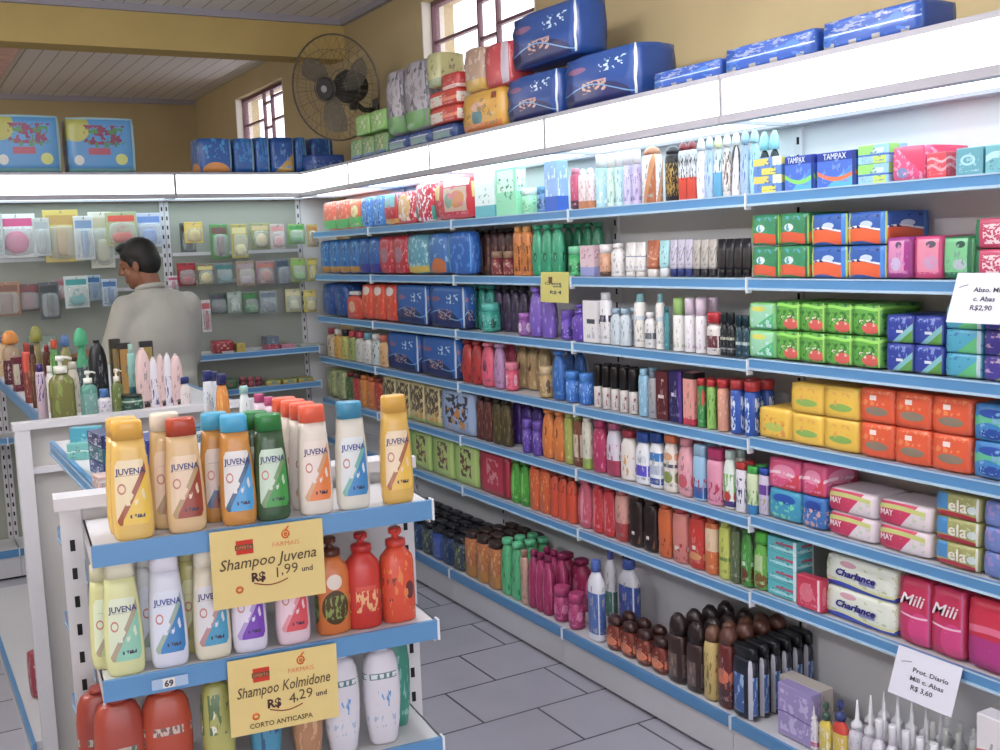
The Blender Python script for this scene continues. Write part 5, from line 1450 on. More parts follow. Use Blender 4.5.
# small ticket on the display's second rail
xa, za = ec_ray(152, 685, -.248)
xb, zb = ec_ray(188, 680, -.248)
x, y = ecw((xa + xb) / 2, -.248)
tk = link('shelf_ticket', None, None, None, (x, y, (za + zb) / 2), TH)
tag(tk, 'small clear shelf ticket reading 69 on the display rail', 'ticket')
simple('ticket_card', lambda bm: bx(bm, -.03, .03, 0, .001, -.009, .009), mat('ticket_blue_white', 'a8c0dc', .5), tk)
simple('ticket_patch', lambda bm: bx(bm, -.012, .008, -.0006, 0, -.008, .008), mat('ticket_white', 'e8e4e0', .5), tk)
put_text(tk, '69', -.002, -.0055, .015, None, m_grey, bold=.0006, y=-.0012)


def wall_sign(c0, c1, cb, label, lines, m=m_wsign, out=.04, name='price_sign', w=None, arrow=False):
    X = 2.1325
    P0, P1 = on(c0[0], c0[1], 0, X), on(c1[0], c1[1], 0, X)
    Pb = on(cb[0], cb[1], 0, X - out)
    W = w or (P1 - P0).length
    dz = P1.z - P0.z
    H = sqrt((P0.z - Pb.z) ** 2 + out ** 2)
    r = link(name, None, None, None, (P0 + (P1 - P0) * .5) if w is None else P0 + Vector((0, -w / 2, 0)), 0)
    r.rotation_euler = (-math.asin(out / H), 0, -pi / 2)
    tag(r, label, 'price sign')
    simple('card', lambda bm: bx(bm, -W / 2, W / 2, -.0005, .0005, -H, 0), m, r)
    for (s, u, v, size, wd) in lines:
        put_text(r, s, (u - .5) * W, -H * v, H * size, W * wd, m_grey, bold=.0003)
    if arrow:
        simple('pen_mark', lambda bm: tube(bm, [(-W * .4, -.001, -H * .3), (-W * .34, -.001, -H * .27), (-W * .24, -.001, -H * .24)], .0008, 5), m_grey, r)
    return r


wall_sign((958, 273), (1012, 273), (943, 322), 'white printed price notice at the right edge, on the second rail',
          [('Abso. Mili', .66, .38, .13, .55), ('c. Abas', .62, .56, .13, .4), ('R$2,90', .6, .74, .14, .4)], arrow=True)
wall_sign((899, 645), (963, 668), (884, 690), 'white printed price notice on the sixth rail below the magenta packs',
          [('Prot. Diario', .58, .42, .13, .55), ('Mili c. Abas', .55, .6, .13, .52), ('R$ 3,60', .5, .78, .14, .34)], arrow=True)
s_ = wall_sign((541, 272), (569, 272), (543, 302), 'small yellow handwritten note on the second rail', [('R$ 4', .55, .72, .16, .4), ('und', .6, .5, .1, .3), ('Creme', .45, .42, .14, .6)], m=mat('yellow_note', 'cfc878', .7), out=.006, name='price_note')
simple('logo', lambda bm: bx(bm, -.04, -.015, -.0012, -.0006, -.04, -.018), mat('brown_print', '6c4a34', .8), s_)

# ------------------------------------------------------------------ hanging goods on the back wall
m_blister = mat('clear_blister', 'dfe8e6', .12, alpha=.28)
m_hook = mat('hook_wire', 'a8a8ac', .3, metal=.6)


def hung(px, pt, pb, pw, card, item, ikind, label, grp, Y=5.905, cardmat=None):
    X = x_at(px, Y, 1.5)
    zt, zb = z_at(pt, X, Y), z_at(pb, X, Y)
    h = zt - zb
    w = pw * 5.9 / 1082 / .9
    card = ''.join('%02x' % int(int(card[i:i + 2], 16) * .72 + 48) for i in (0, 2, 4)) if False else card
    c = cardmat or pr(card, ('n', 7, .56, item, .1, .08, .9, .6), ('r', .08, .72, .92, .9, item))
    P = [('card', box_mesh(w, .0035, h), c, Z0),
         ('blister', pack_mesh(w * .86, .036, h * .66, .5, 5), m_blister, (0, -.021, h * .05))]
    if ikind == 'ball':
        it = pack_mesh(w * .62, .03, w * .62, .95, 5)
    elif ikind == 'long':
        it = pack_mesh(w * .34, .028, h * .6, .5, 5)
    elif ikind == 'comb':
        it = box_mesh(w * .4, .012, h * .56)
    elif ikind == 'pair':
        it = pack_mesh(w * .66, .026, h * .3, .7, 5)
    else:
        it = pack_mesh(w * .55, .028, h * .42, .6, 5)
    P.append(('toy' if ikind == 'ball' else 'product', it, plastic(item), (0, -.021, h * .1)))
    thing('blister_pack', P, label, 'hanging pack', grp, (X, Y, zb), random.uniform(-.12, .12))
    # the wire hook it hangs from belongs to the shelving unit behind
    for i in range(3):
        if XJ[i] < X < XJ[i + 1]:
            hk = simple('peg_hook', lambda bm: (tube(bm, [(X - XJ[i], -.001, zt - .012), (X - XJ[i], Y - BY - .03, zt - .012), (X - XJ[i], Y - BY - .042, zt - .004)], .0022, 6),), m_hook, BWU[i])


G1 = 'hanging packs at upper left of the back wall'
H = [
    (-6, 214, 256, 20, 'b8c4c0', '8ca8b0', 'box', 'pale hanging pack cut by the left photo edge, upper row', G1),
    (20, 214, 258, 30, 'd8dcda', 'c8387c', 'ball', 'clear hanging bag with pink ball inside', G1),
    (45, 218, 256, 13, 'c0c8c4', 'a8b4b8', 'long', 'narrow clear pack between pink ball and yellow pack', G1),
    (65, 210, 262, 28, 'c4b03c', 'b08c34', 'long', 'tall golden yellow hanging pack', G1),
    (87, 216, 260, 16, 'ccd2d0', '7c9cc0', 'long', 'clear pack with pale blue comb right of golden pack', G1),
    (104, 212, 268, 20, 'd4d4c4', 'c4c0a0', 'box', 'creamy white hanging pack left of the person', G1),
    (125, 212, 246, 26, 'a8b484', 'd8503c', 'pair', 'hanging pack with red and white flowers above the head', G1),
    (152, 213, 247, 22, 'b0bcd0', '5c84c8', 'box', 'pale blue hanging pack beside the slotted uprights', G1),
    (4, 282, 316, 22, '9c6c48', '7c4c34', 'comb', 'brown hanging pack at the left edge, second row', G1),
    (26, 284, 311, 20, '6c4038', '84343c', 'comb', 'maroon hanging pack, second row', G1),
    (47, 282, 319, 16, '60686c', '444c50', 'long', 'dark grey hanging pack, second row', G1),
    (62, 279, 300, 12, 'a87880', '9c545c', 'box', 'small dusky red pack, second row', G1),
    (75, 276, 308, 20, 'd0dcd8', '3ca8a8', 'pair', 'white hanging pack with teal disc', G1),
    (92, 275, 301, 13, 'a8c0d4', '3c78b4', 'long', 'slim white and blue pack, second row', G1),
    (108, 279, 306, 13, 'b8cce0', '4c7cb8', 'long', 'slim blue pack nearest the shoulder', G1),
]
G2 = 'hanging packs on the back wall right of the person'
H += [
    (190, 223, 252, 14, '585c58', '3c403c', 'comb', 'dark hanging pack under a yellow one', G2),
    (196, 222, 243, 16, 'd8bc3c', 'e0c864', 'ball', 'yellow square hanging pack', G2),
    (221, 224, 259, 17, '5c9c54', '7c5c58', 'long', 'green topped pack with brown goods', G2),
    (241, 224, 258, 15, 'b8b058', 'e0dc98', 'ball', 'olive pack with cream disc', G2),
    (262, 223, 249, 19, '9ca470', 'd4c490', 'ball', 'khaki pack with cream ball', G2),
    (279, 224, 249, 14, 'c8bcb8', 'dca0a0', 'box', 'pinkish white pack, upper row', G2),
    (298, 224, 244, 16, '7cac58', '3c9c4c', 'pair', 'bright green small pack, upper row', G2),
    (314, 224, 247, 11, 'b8a868', 'c08c4c', 'long', 'slim sandy pack by the shelf corner', G2),
    (186, 263, 286, 17, 'a02c34', 'c0343c', 'pair', 'crimson pack, middle row', G2),
    (205, 264, 285, 15, '6c6440', 'd8cc70', 'ball', 'dark pack with gold ball, middle row', G2),
    (223, 263, 284, 17, '7c8c8c', '3c8c8c', 'pair', 'grey pack with teal goods, middle row', G2),
    (245, 261, 286, 17, 'a49078', 'b4a4a8', 'pair', 'tan pack with silver goods, middle row', G2),
    (265, 261, 284, 18, 'a8888c', 'c47c68', 'ball', 'rosy pack with coral ball, middle row', G2),
    (282, 259, 285, 13, '687880', '4c5c6c', 'box', 'slate grey pack, middle row', G2),
    (298, 258, 282, 15, 'a4b068', '8cc44c', 'pair', 'yellow green pack, middle row', G2),
    (312, 258, 281, 10, 'b0a450', 'd8cc58', 'long', 'narrow mustard pack, middle row', G2),
    (216, 293, 314, 16, '4c6454', '3c3c54', 'pair', 'dark green pack, lower row', G2),
    (232, 292, 313, 13, '9cac9c', 'b0c4b4', 'box', 'pale sage pack, lower row', G2),
    (248, 292, 314, 15, '6c8c6c', '4ca45c', 'pair', 'leaf green pack, lower row', G2),
    (266, 291, 313, 16, '8c989c', '6c7c88', 'ball', 'steel grey pack, lower row', G2),
    (291, 289, 312, 15, 'c8c490', 'dcd8a8', 'box', 'cream yellow pack, lower row', G2),
    (308, 290, 312, 13, 'c8b84c', 'e0d070', 'box', 'bright yellow pack, lower row', G2),
    (172, 276, 291, 9, 'e0d0d8', 'c84c7c', 'long', 'small white and pink pack at the shoulder', G2),
    (203, 300, 332, 8, 'd8d0d4', 'b8343c', 'long', 'slim silver tube pack with red foot', G2),
]
for k, h_ in enumerate(H):
    hung(*h_[:8], h_[8], Y=5.905 if (k % 2 == 0) else 5.955)


def onb(p0, p1, ptop, z, kind, c, label, cat, name, Y0=5.868, d=.1, grp=None, rot=0, **o):
    x0, x1 = x_at(p0, Y0, z), x_at(p1, Y0, z)
    h = z_at(ptop, (x0 + x1) / 2, Y0) - z
    thing(name, make(kind, (x1 - x0) * .95, d, max(.012, h), c, o), label, cat, grp, ((x0 + x1) / 2, Y0 + d / 2, z + .0005 - .003), rot)


onb(214, 236, 340, 1.03, 'pack', (pr('a02430', ('n', 7, .57, 'd8a090', .1, .1, .9, .9)),), 'red soft pack on the back shelf', 'pack', 'soft_pack')
onb(237, 246, 343, 1.03, 'carton', (pr('c8ac3c'),), 'small yellow carton on the back shelf', 'carton', 'carton')
onb(222, 234, 351, 1.03, 'carton', (pr('c8c0b4'),), 'tiny cream carton before the red pack', 'carton', 'carton', Y0=5.856, d=.011)
onb(267, 280, 336, 1.03, 'carton', (pr('5c6c7c', ('r', 0, 0, 1, .4, 'b83c58')),), 'slate and rose carton on the back shelf', 'carton', 'carton')
onb(281, 295, 344, 1.03, 'carton', (pr('c06c80', ('n', 7, .57, 'e0a8b4', .1, .1, .9, .9)),), 'pink flat carton on the back shelf', 'carton', 'carton')
onb(301, 325, 344, 1.03, 'carton', (pr('b8b8a8', ('r', 0, 0, 1, .4, '8c9ca0')),), 'off-white flat carton at the right of the back shelf', 'carton', 'carton')
onb(30, 60, 336, 1.03, 'carton', (pr('7c9484', ('n', 7, .56, 'b8c4b8', .1, .1, .9, .9)),), 'grey green carton on the back shelf behind the perfumes', 'carton', 'carton')
onb(215, 240, 379, .83, 'pack', (pr('3c7c54', ('n', 7, .57, 'c83c48', .1, .1, .9, .9)),), 'green and red pack on the lower back shelf', 'pack', 'soft_pack')
for i_, (a_, b_, c_) in enumerate(((242, 249, '8c2c3c'), (250, 257, 'a83848'), (258, 265, '7c2434'))):
    onb(a_, b_, 377, .83, 'jar', (pr(c_), 'b8606c'), 'small wine red jar, %s of three on the lower back shelf' % ['leftmost', 'middle', 'rightmost'][i_], 'jar', 'jar', grp='wine red jars')
for i_ in range(3):
    onb(267 + 16 * i_, 282 + 16 * i_, 380 - i_ * 1.5, .83, 'pack', (pr('c8b04c', ('r', .3, .3, .7, .7, '6c94a0'), ('r', 0, .8, 1, 1, '6c9c54')),),
        'yellow flat pack, %s of three on the lower back shelf' % ['leftmost', 'middle', 'rightmost'][i_], 'pack', 'soft_pack', grp='yellow flat packs', r=.1)
for zz, nm in ((.60, 'third'), (.36, 'lowest')):
    for i_ in range(5):
        onb(190 + i_ * 24, 211 + i_ * 24, 0, zz, 'pack', (pr(['8c9c5c', 'a87c6c', '5c7c94', 'b8a468', '7c6484'][i_], ('n', 7, .56, 'c8c4b0', .1, .1, .9, .9)),),
            'dim soft pack, %s of five on the %s back shelf' % (['leftmost', 'second', 'middle', 'fourth', 'rightmost'][i_], nm), 'pack', 'soft_pack', hh=1) if False else None

# ------------------------------------------------------------------ goods on the island runs


def isl(px, pbase, ptop, pw, kind, c, label, cat='bottle', name='toiletry_bottle', z=1.0872, d=None, rot=.25, grp='toiletries on the far island', **o):
    P = on(px, pbase, 2, z)
    if z == Zf and P.y < 3.43:
        k = 3.43 / P.y
        P = Vector((P.x * k, 3.43, z))
    dist = (P - Vector((0, 0, CH))).dot(CF)
    w = pw * dist / FPX
    h = z_at(ptop, P.x, P.y) - z
    if d is None:
        d = w * .6 if kind not in ('carton', 'pack') else .05
    if kind in ('can', 'jar'):
        d = w
    thing(name, make(kind, w, d, h, c, o), label, cat, grp, (P.x, P.y, z + .0005), rot)
    return P, w, h


Zf = 1.0872
gF = 'toiletries on the far island'
isl(65, 425, 356, 25, 'bottle', (pr('6c6c2c', ('n', 6, .56, '7c8c3c', .1, .1, .9, .9)), 'dcdcd0'), 'big olive pump bottle with white pump', name='pump_bottle', cat='bottle', z=Zf, shape='round', capk='pump', capf=.27, capw=.5)
isl(44, 420, 364, 10, 'bottle', (pr('c8b0bc', ('n', 7, .54, '4c3480', .1, .4, .9, .95)), '3c2470'), 'white and violet bottle at the left of the olive pump', z=Zf, shape='slim')
isl(53, 412, 366, 9, 'bottle', (pr('d8d4cc'), 'ece8e0'), 'plain white bottle left of the olive pump', z=Zf, shape='round', capk='screw')
isl(76, 412, 362, 12, 'bottle', (pr('c4bcac'), 'd0c8b8'), 'beige bottle right of the olive pump', z=Zf, shape='shampoo')
isl(31, 403, 343, 10, 'bottle', (pr('7c3424', ('r', 0, .6, 1, 1, 'c84028')), 'a83428'), 'tall red brown bottle, left group', z=Zf, shape='slim')
isl(37, 408, 345, 7, 'bottle', (pr('54301c', ('n', 6, .58, '8c5c34', .1, .1, .9, .9)), '3c241c'), 'tall dark amber bottle, left group', z=Zf, shape='slim')
isl(91, 421, 371, 17, 'bottle', (pr('4c8c7c', ('r', .1, .1, .9, .7, '6c9c94')), 'dce0d4'), 'sea green pump bottle with white pump', name='pump_bottle', z=Zf, shape='round', capk='pump', capf=.27, capw=.5)
isl(107, 430, 388, 15, 'inv', (pr('d0ccd8', ('n', 8, .57, '7c6ca8', .2, .3, .8, .8)), '4c74b8'), 'white tube with blue cap in front of the black bottle', z=Zf, capf=.35) if False else None
isl(107, 431, 389, 15, 'bottle', (pr('d0ccd0', ('n', 8, .57, '8c7ca8', .2, .3, .8, .8), ('n', 7, .58, '5c6c4c', .1, .05, .9, .3)), '4474b4'), 'white jar bottle with blue cap', z=Zf, shape='round', capk='screw', capf=.3, capw=.92)
isl(120, 426, 369, 12, 'bottle', (pr('5c6c2c'), 'e0dccc'), 'olive bottle with cream pump behind the dark jar', name='pump_bottle', z=Zf, shape='round', capk='pump', capf=.28, capw=.5)
isl(134, 432, 394, 22, 'jar', (pr('1c4434', ('r', .1, .7, .9, .8, '8ca494')), '17241e'), 'dark green jar with black lid', cat='jar', name='cosmetic_jar', z=Zf, capf=.15)
isl(101, 404, 340, 19, 'bottle', (pr('1c2024'), '14161a'), 'black arched bottle before the person', z=Zf, shape='arch', capf=.04, capw=.3)
isl(119, 403, 339, 10, 'carton', (pr('2c2418', ('r', .2, .08, .8, .85, '8c7434')),), 'black perfume carton with bronze panel', 'carton', 'perfume_carton', z=Zf, d=.03, rot=0)
isl(128, 403, 343, 12, 'carton', (pr('1c1a18', ('r', .1, .08, .85, .9, 'a87c30')),), 'gold perfume carton edged in black', 'carton', 'perfume_carton', z=Zf, d=.03, rot=0)
isl(150, 400, 341, 12, 'carton', (pr('1a1a1e', ('r', .1, .1, .9, .9, '9c8438')),), 'gold and black perfume carton behind the pink bottles', 'carton', 'perfume_carton', z=Zf, d=.03, rot=0)
isl(135, 409, 344, 8, 'bottle', (pr('8cc4b8', ('r', 0, 0, 1, .4, '2c6c80')), 'a0d0c4'), 'mint and teal slim bottle', z=Zf, shape='slim')
for i_, (px_, pb_, pt_, pw_) in enumerate(((147, 424, 348, 16), (157, 420, 357, 10), (164, 416, 354, 9), (171, 414, 353, 10), (179, 411, 354, 13))):
    isl(px_, pb_, pt_, pw_, 'bottle', (pr('d8b8b4', ('r', .3, .06, .7, .16, '24242c')) if i_ % 2 == 0 else pr('d8d4dc', ('n', 8, .55, '5c4c80', .1, .1, .9, .6)), 'dcc4c0'),
        'pale pink slanted lotion bottle, %s of five before the person' % ['leftmost', 'second', 'middle', 'fourth', 'rightmost'][i_], z=Zf, shape='arch', capf=.03, capw=.25)
isl(187, 427, 377, 13, 'bottle', (pr('dcd0cc', ('n', 8, .58, '8c94b0', .2, .1, .8, .6)), '24306c'), 'white lotion bottle with navy square cap', z=Zf, shape='shampoo', capf=.22, capw=.8)
isl(85, 393, 328, 15, 'bottle', (pr('3c4c50', ('r', 0, .55, 1, 1, '2c9c68')), '3cb078'), 'bottle with green bulb top', z=Zf, shape='urn', capf=.27, capw=.9, capk='dome')
isl(14, 384, 331, 17, 'bottle', (pr('a88c6c', ('r', 0, 0, 1, .6, '5c2434')), 'dc8820'), 'bottle with big orange cap, far left', z=Zf, shape='round', capf=.24, capw=.95, capk='dome')
isl(21, 391, 357, 12, 'carton', (pr('6c2438', ('r', 0, .2, .4, .8, 'bcb8a0')),), 'maroon carton with cream label, far left', 'carton', 'perfume_carton', z=Zf, d=.03)
isl(5, 376, 337, 12, 'bottle', (pr('c8a878'), '5c5c84'), 'sandy bottle at the left photo edge', z=Zf, shape='round')
isl(41, 392, 326, 13, 'bottle', (pr('a49c70', ('r', .3, 0, .7, 1, '8c7c44')), '8c8c34'), 'bottle with gold bulb stopper', z=Zf, shape='urn', capf=.24, capw=.9, capk='dome')
isl(58, 394, 340, 10, 'bottle', (pr('4c8c3c', ('n', 6, .57, '7cb05c', .1, .1, .9, .9)), 'd0421c'), 'green bottle with red cap', z=Zf, shape='round', capf=.16, capw=.95, capk='screw')
isl(69, 392, 335, 10, 'bottle', (pr('a8a05c', ('r', 0, 0, 1, .3, '2c1c18')), '4c70a8'), 'sandy bottle with round blue stopper', z=Zf, shape='round', capf=.2, capw=.95, capk='dome')
isl(50, 392, 345, 8, 'bottle', (pr('5c2418'), '8c2420'), 'dark red slim bottle, left group', z=Zf, shape='slim')

gM = 'goods on the middle island run'
Zm = 1.0822
isl(88, 456, 427, 14, 'carton', (pr('3ca0b8', ('w', .5, .05, 4, .04, '8cd0dc')),), 'aqua carton standing at the rail, rear', 'carton', 'carton', z=Zm, d=.07, grp=gM, rot=1.2)
isl(80, 459, 443, 12, 'carton', (pr('68b8b0', ('w', .5, .05, 4, .04, 'c8e0d8')),), 'pale aqua carton lying at the rail', 'carton', 'carton', z=Zm, d=.05, grp=gM, rot=1.2)
for (bx_, by_, wd_), nm_, inks in (((.392, 2.50, .085), 'navy', ('24407c', '1c6c7c', '24306c')), ((.45, 2.36, .07), 'indigo', ('2c2c3c', '1c2c84', '1c2c84'))):
    for k_ in range(3):
        thing('toothpaste_carton', make('carton', wd_, .11, .031, (pr(inks[k_], ('n', 9, .55, 'c8d0e4', .08, .1, .92, .9)),), {}),
              '%s toothpaste carton, %s of its stack on the island' % (nm_, ['lowest', 'middle', 'topmost'][k_]), 'carton', gM, (bx_ + .03, by_, Zm + .0005 + k_ * .0315), .12)
isl(107, 487, 474, 22, 'carton', (pr('d8b8b0', ('r', .05, .5, .95, .7, 'e8dcd8')),), 'flat pinkish carton nearest the yellow bottle', 'carton', 'carton', z=Zm, d=.05, grp=gM, rot=.1)
isl(154, 447, 426, 10, 'bottle', (pr('4c8c74', ('r', 0, 0, 1, .5, '2c4c5c')), '7cb060'), 'small green bottle between yellow and tan bottles', z=Zm, grp=gM, shape='round')
isl(160, 468, 450, 12, 'carton', (pr('24243c', ('r', .1, .4, .9, .7, 'c8ccd4')),), 'small black carton between yellow and tan bottles', 'carton', 'carton', z=Zm, d=.04, grp=gM)
isl(200, 440, 424, 26, 'carton', (pr('2c5c74', ('r', .1, .5, .4, .7, 'c8d8dc'), ('w', .8, .03, 4, .05, '4c90a4')),), 'flat teal carton under the navy caps', 'carton', 'carton', z=Zm, d=.07, grp=gM)
isl(211, 434, 371, 10, 'bottle', (pr('d8dce0', ('n', 8, .58, '5c8cac', .1, .1, .9, .8)), '24306c'), 'white bottle with navy cap', z=Zm, grp=gM, shape='slim', capf=.16, capw=.95)
isl(225, 436, 374, 14, 'bottle', (pr('d88420', ('n', 6, .58, 'e8a84c', .1, .1, .9, .9)), '24285c'), 'orange bottle with navy cap', z=Zm, grp=gM, shape='shampoo', capf=.17, capw=.7)
isl(218, 428, 372, 8, 'bottle', (pr('c8ccd4'), '20285c'), 'white bottle with navy cap behind the orange one', z=Zm, grp=gM, shape='slim', capf=.16, capw=.95)
isl(247, 440, 386, 12, 'bottle', (pr('dce4e4'), '9cccc4'), 'white bottle with pale mint cap', z=Zm, grp=gM, shape='shampoo', capf=.14, capw=.7)
for k_ in range(5):
    isl(262 + k_ * 10, 447 + k_ * 3, 394 + k_ * 3, 13, 'bottle', (pr('e0c8d4', ('n', 8, .58, 'c85c90', .1, .1, .9, .7)), ['b83c74', 'c8447c', 'd8648c', 'f0909c', 'f07c6c'][k_]),
        'white shampoo bottle with %s cap, receding behind the orange caps' % ['deep magenta', 'magenta', 'rose pink', 'salmon pink', 'coral'][k_], z=Zm, grp=gM, shape='tapered', capf=.16, capw=.75, rot=-.1)
# lower left shelf of the middle run
isl(76, 494, 474, 13, 'bottle', (pr('6c6c48', ('n', 7, .55, '9ca484', .1, .1, .9, .9)), '3c4030'), 'dark olive bottle on the shelf below the rail', z=.8502, grp=None, shape='oval') if False else None
thing('toiletry_bottle', make('bottle', .05, .032, .17, (pr('5c6044', ('n', 7, .55, '9ca484', .1, .1, .9, .9)), '3c4030'), {'shape': 'oval'}),
      'dark olive bottle on the lower island shelf below the blue rail', 'bottle', None, (.405, 2.75, .8503), -1.2)
thing('toiletry_bottle', make('bottle', .05, .032, .17, (pr('4c5040', ('n', 7, .55, 'b0b4a4', .1, .1, .9, .9)), '2c3028'), {'shape': 'oval'}),
      'black olive bottle on the lower island shelf, nearer the end display', 'bottle', None, (.405, 2.55, .8503), -1.2)
thing('soft_pack', make('pack', .05, .06, .16, (pr('9c3444', ('n', 7, .56, 'd0a0a8', .1, .1, .9, .9)),), {}),
      'small dark red pack on the low island shelf at the left edge', 'pack', None, (.335, 3.72, .1475), -1.4)

# ------------------------------------------------------------------ wall fan
FC = on(335, 88, 0, 2.10)
Rr = .262
fan = link('wall_fan', None, None, None, FC)
tag(fan, 'dark wire-caged fan on a bracket in the corner above the shelving', 'fan')
# the fan faces the shop, turned towards the camera and tipped down
ax = (Vector((0, 0, CH)) - FC)
ax = Vector((-.93, -.62, -.18)).normalized()
e1 = ax.cross(Vector((0, 0, 1))).normalized()
e2 = e1.cross(ax).normalized()
m_fan = mat('dark_fan_metal', '2c2a2a', .45)
m_cage = mat('fan_cage_wire', '5c5448', .4, metal=.3)


def P3(r, t, k):
    return e1 * (r * cos(t)) + e2 * (r * sin(t)) + ax * k


def cage(bm):
    for r, k, t in ((Rr, .0, .005), (.19, .062, .0012), (.12, .082, .0012), (.062, .09, .003), (.19, -.055, .0012), (.09, -.085, .002)):
        tube(bm, [P3(r, a * 2 * pi / 40, k) for a in range(40)], t, 6, close=True)
    for a in range(44):
        t = a * 2 * pi / 44
        tube(bm, [P3(.06, t, .09), P3(.12, t, .083), P3(.19, t, .062), P3(.24, t, .03), P3(Rr, t, 0)], .0009, 4)
        if a % 2 == 0:
            tube(bm, [P3(Rr, t, 0), P3(.24, t, -.025), P3(.19, t, -.055), P3(.09, t, -.085)], .0011, 4)


simple('guard', cage, m_cage, fan)


def disc(bm, r0, r1, k0, k1, n=20):
    A = [bm.verts.new(P3(r0, a * 2 * pi / n, k0)) for a in range(n)]
    B_ = [bm.verts.new(P3(r1, a * 2 * pi / n, k1)) for a in range(n)]
    for i in range(n):
        bm.faces.new((A[i], A[(i + 1) % n], B_[(i + 1) % n], B_[i]))
    bm.faces.new(A)
    bm.faces.new(B_)


simple('badge', lambda bm: (disc(bm, .058, .05, .088, .098), ), m_fan, fan)
simple('badge_centre', lambda bm: disc(bm, .018, .015, .098, .102), mat('silver_badge', 'a8a8ac', .3, metal=.5), fan)
simple('hub', lambda bm: disc(bm, .045, .04, -.03, .03), m_fan, fan)
for b3 in range(3):
    def blade(bm, b3=b3):
        g = []
        for i in range(8):
            s_ = i / 7
            r = .04 + .18 * s_
            wd = .35 + .5 * sin(pi * min(1, s_ * .8 + .1))
            row = []
            for j in range(5):
                q = j / 4
                t = b3 * 2 * pi / 3 + .9 + (q - .5) * wd * (1.3 - .5 * s_) - .3 * s_
                row.append((P3(r, t, -.014 + .028 * q), P3(r, t, -.017 + .028 * q)))
            g.append([(bm.verts.new(a), bm.verts.new(b)) for a, b in row])
        for i in range(7):
            for j in range(4):
                for k in (0, 1):
                    bm.faces.new((g[i][j][k], g[i + 1][j][k], g[i + 1][j + 1][k], g[i][j + 1][k]))
        for i in range(7):
            for j in (0, 4):
                bm.faces.new((g[i][j][0], g[i + 1][j][0], g[i + 1][j][1], g[i][j][1]))
        for j in range(4):
            for i in (0, 7):
                bm.faces.new((g[i][j][0], g[i][j + 1][0], g[i][j + 1][1], g[i][j][1]))
    simple('blade', blade, mat('smoky_blade', '6c665c', .4, alpha=.5), fan)
simple('motor', lambda bm: (disc(bm, .075, .085, -.09, -.11), disc(bm, .085, .08, -.11, -.19), disc(bm, .08, .05, -.19, -.215)), m_fan, fan, smooth=False)
wp = Vector((WX - .001, 5.46, 2.30)) - FC
mb = ax * -.16
simple('bracket', lambda bm: (tube(bm, [mb, mb + Vector((.02, .0, -.09)), wp + Vector((-.08, 0, 0)), wp], .014, 10),
                              tube(bm, [mb + Vector((0, 0, -.05)), mb + Vector((0, 0, -.12))], .022, 10)), m_fan, fan)
simple('wall_plate', lambda bm: bx(bm, wp.x - .012, wp.x, wp.y - .035, wp.y + .035, wp.z - .06, wp.z + .06), m_fan, fan)

# ------------------------------------------------------------------ the person
PX, PY = 1.15, 5.36
m_skin = mat('brown_skin', '8c5c44', .55, noise=.08, nscale=20)
m_hair = mat('black_hair', '16120f', .6, noise=.3, nscale=60)
m_shirt = mat('pale_grey_shirt', 'b9b7ad', .85, noise=.06, nscale=12)
m_trou = mat('dark_trousers', '34384a', .85)
m_shoe = mat('dark_shoe_leather', '241c18', .4)


def ell(bm, c, r, rot=None, u=14, v=10):
    if rot is not None:
        r = tuple(q * .9 for q in r)
    M_ = Matrix.Translation(c) @ (rot or Matrix.Identity(4)) @ Matrix.Diagonal((*r, 1))
    bmesh.ops.create_uvsphere(bm, u_segments=u, v_segments=v, radius=1, matrix=M_)


def limb(bm, a, b, r0, r1, n=12):
    a, b = Vector(a), Vector(b)
    k = 6
    tube(bm, [a + (b - a) * i / k for i in range(k + 1)], r0, n, r2=r1)
    ell(bm, a, (r0,) * 3)
    ell(bm, b, (r1,) * 3)


def fused(name, fn, voxel, m, parent, smooth=6):
    """several closed forms fused into one continuous skin"""
    bm = bmesh.new()
    fn(bm)
    me = bpy.data.meshes.new(name)
    bmesh.ops.recalc_face_normals(bm, faces=bm.faces)
    bm.to_mesh(me)
    bm.free()
    o = bpy.data.objects.new(name, me)
    COL.objects.link(o)
    md = o.modifiers.new('r', 'REMESH')
    md.mode = 'VOXEL'
    md.voxel_size = voxel
    md.use_smooth_shade = True
    ms = o.modifiers.new('s', 'SMOOTH')
    ms.factor = .5
    ms.iterations = smooth
    dg = bpy.context.evaluated_depsgraph_get()
    me2 = bpy.data.meshes.new_from_object(o.evaluated_get(dg))
    o.modifiers.clear()
    o.data = me2
    me2.name = name
    for p in me2.polygons:
        p.use_smooth = True
    me2.materials.clear()
    me2.materials.append(m)
    if parent:
        o.parent = parent
    return o


# local frame: facing +y, x to the person's right hand side, z up; standing height 1.66
J = dict(hipL=(-.09, 0, .88), hipR=(.09, 0, .88), knL=(-.10, .015, .47), knR=(.11, .01, .47), anL=(-.10, -.02, .08), anR=(.12, -.02, .08),
         shL=(-.165, -.005, 1.325), shR=(.165, -.005, 1.325), elL=(-.225, .07, 1.06), elR=(.215, .09, 1.06), wrL=(-.20, .30, 1.10), wrR=(.17, .32, 1.08))
HC = Vector((-.055, .035, 1.53))
HR = Matrix.Rotation(radians(38), 4, 'Z') @ Matrix.Rotation(radians(-14), 4, 'X')   # looks to its left and down


def hp(x, y, z):
    return HC + (HR @ (Vector((x, y, z)) * .9))


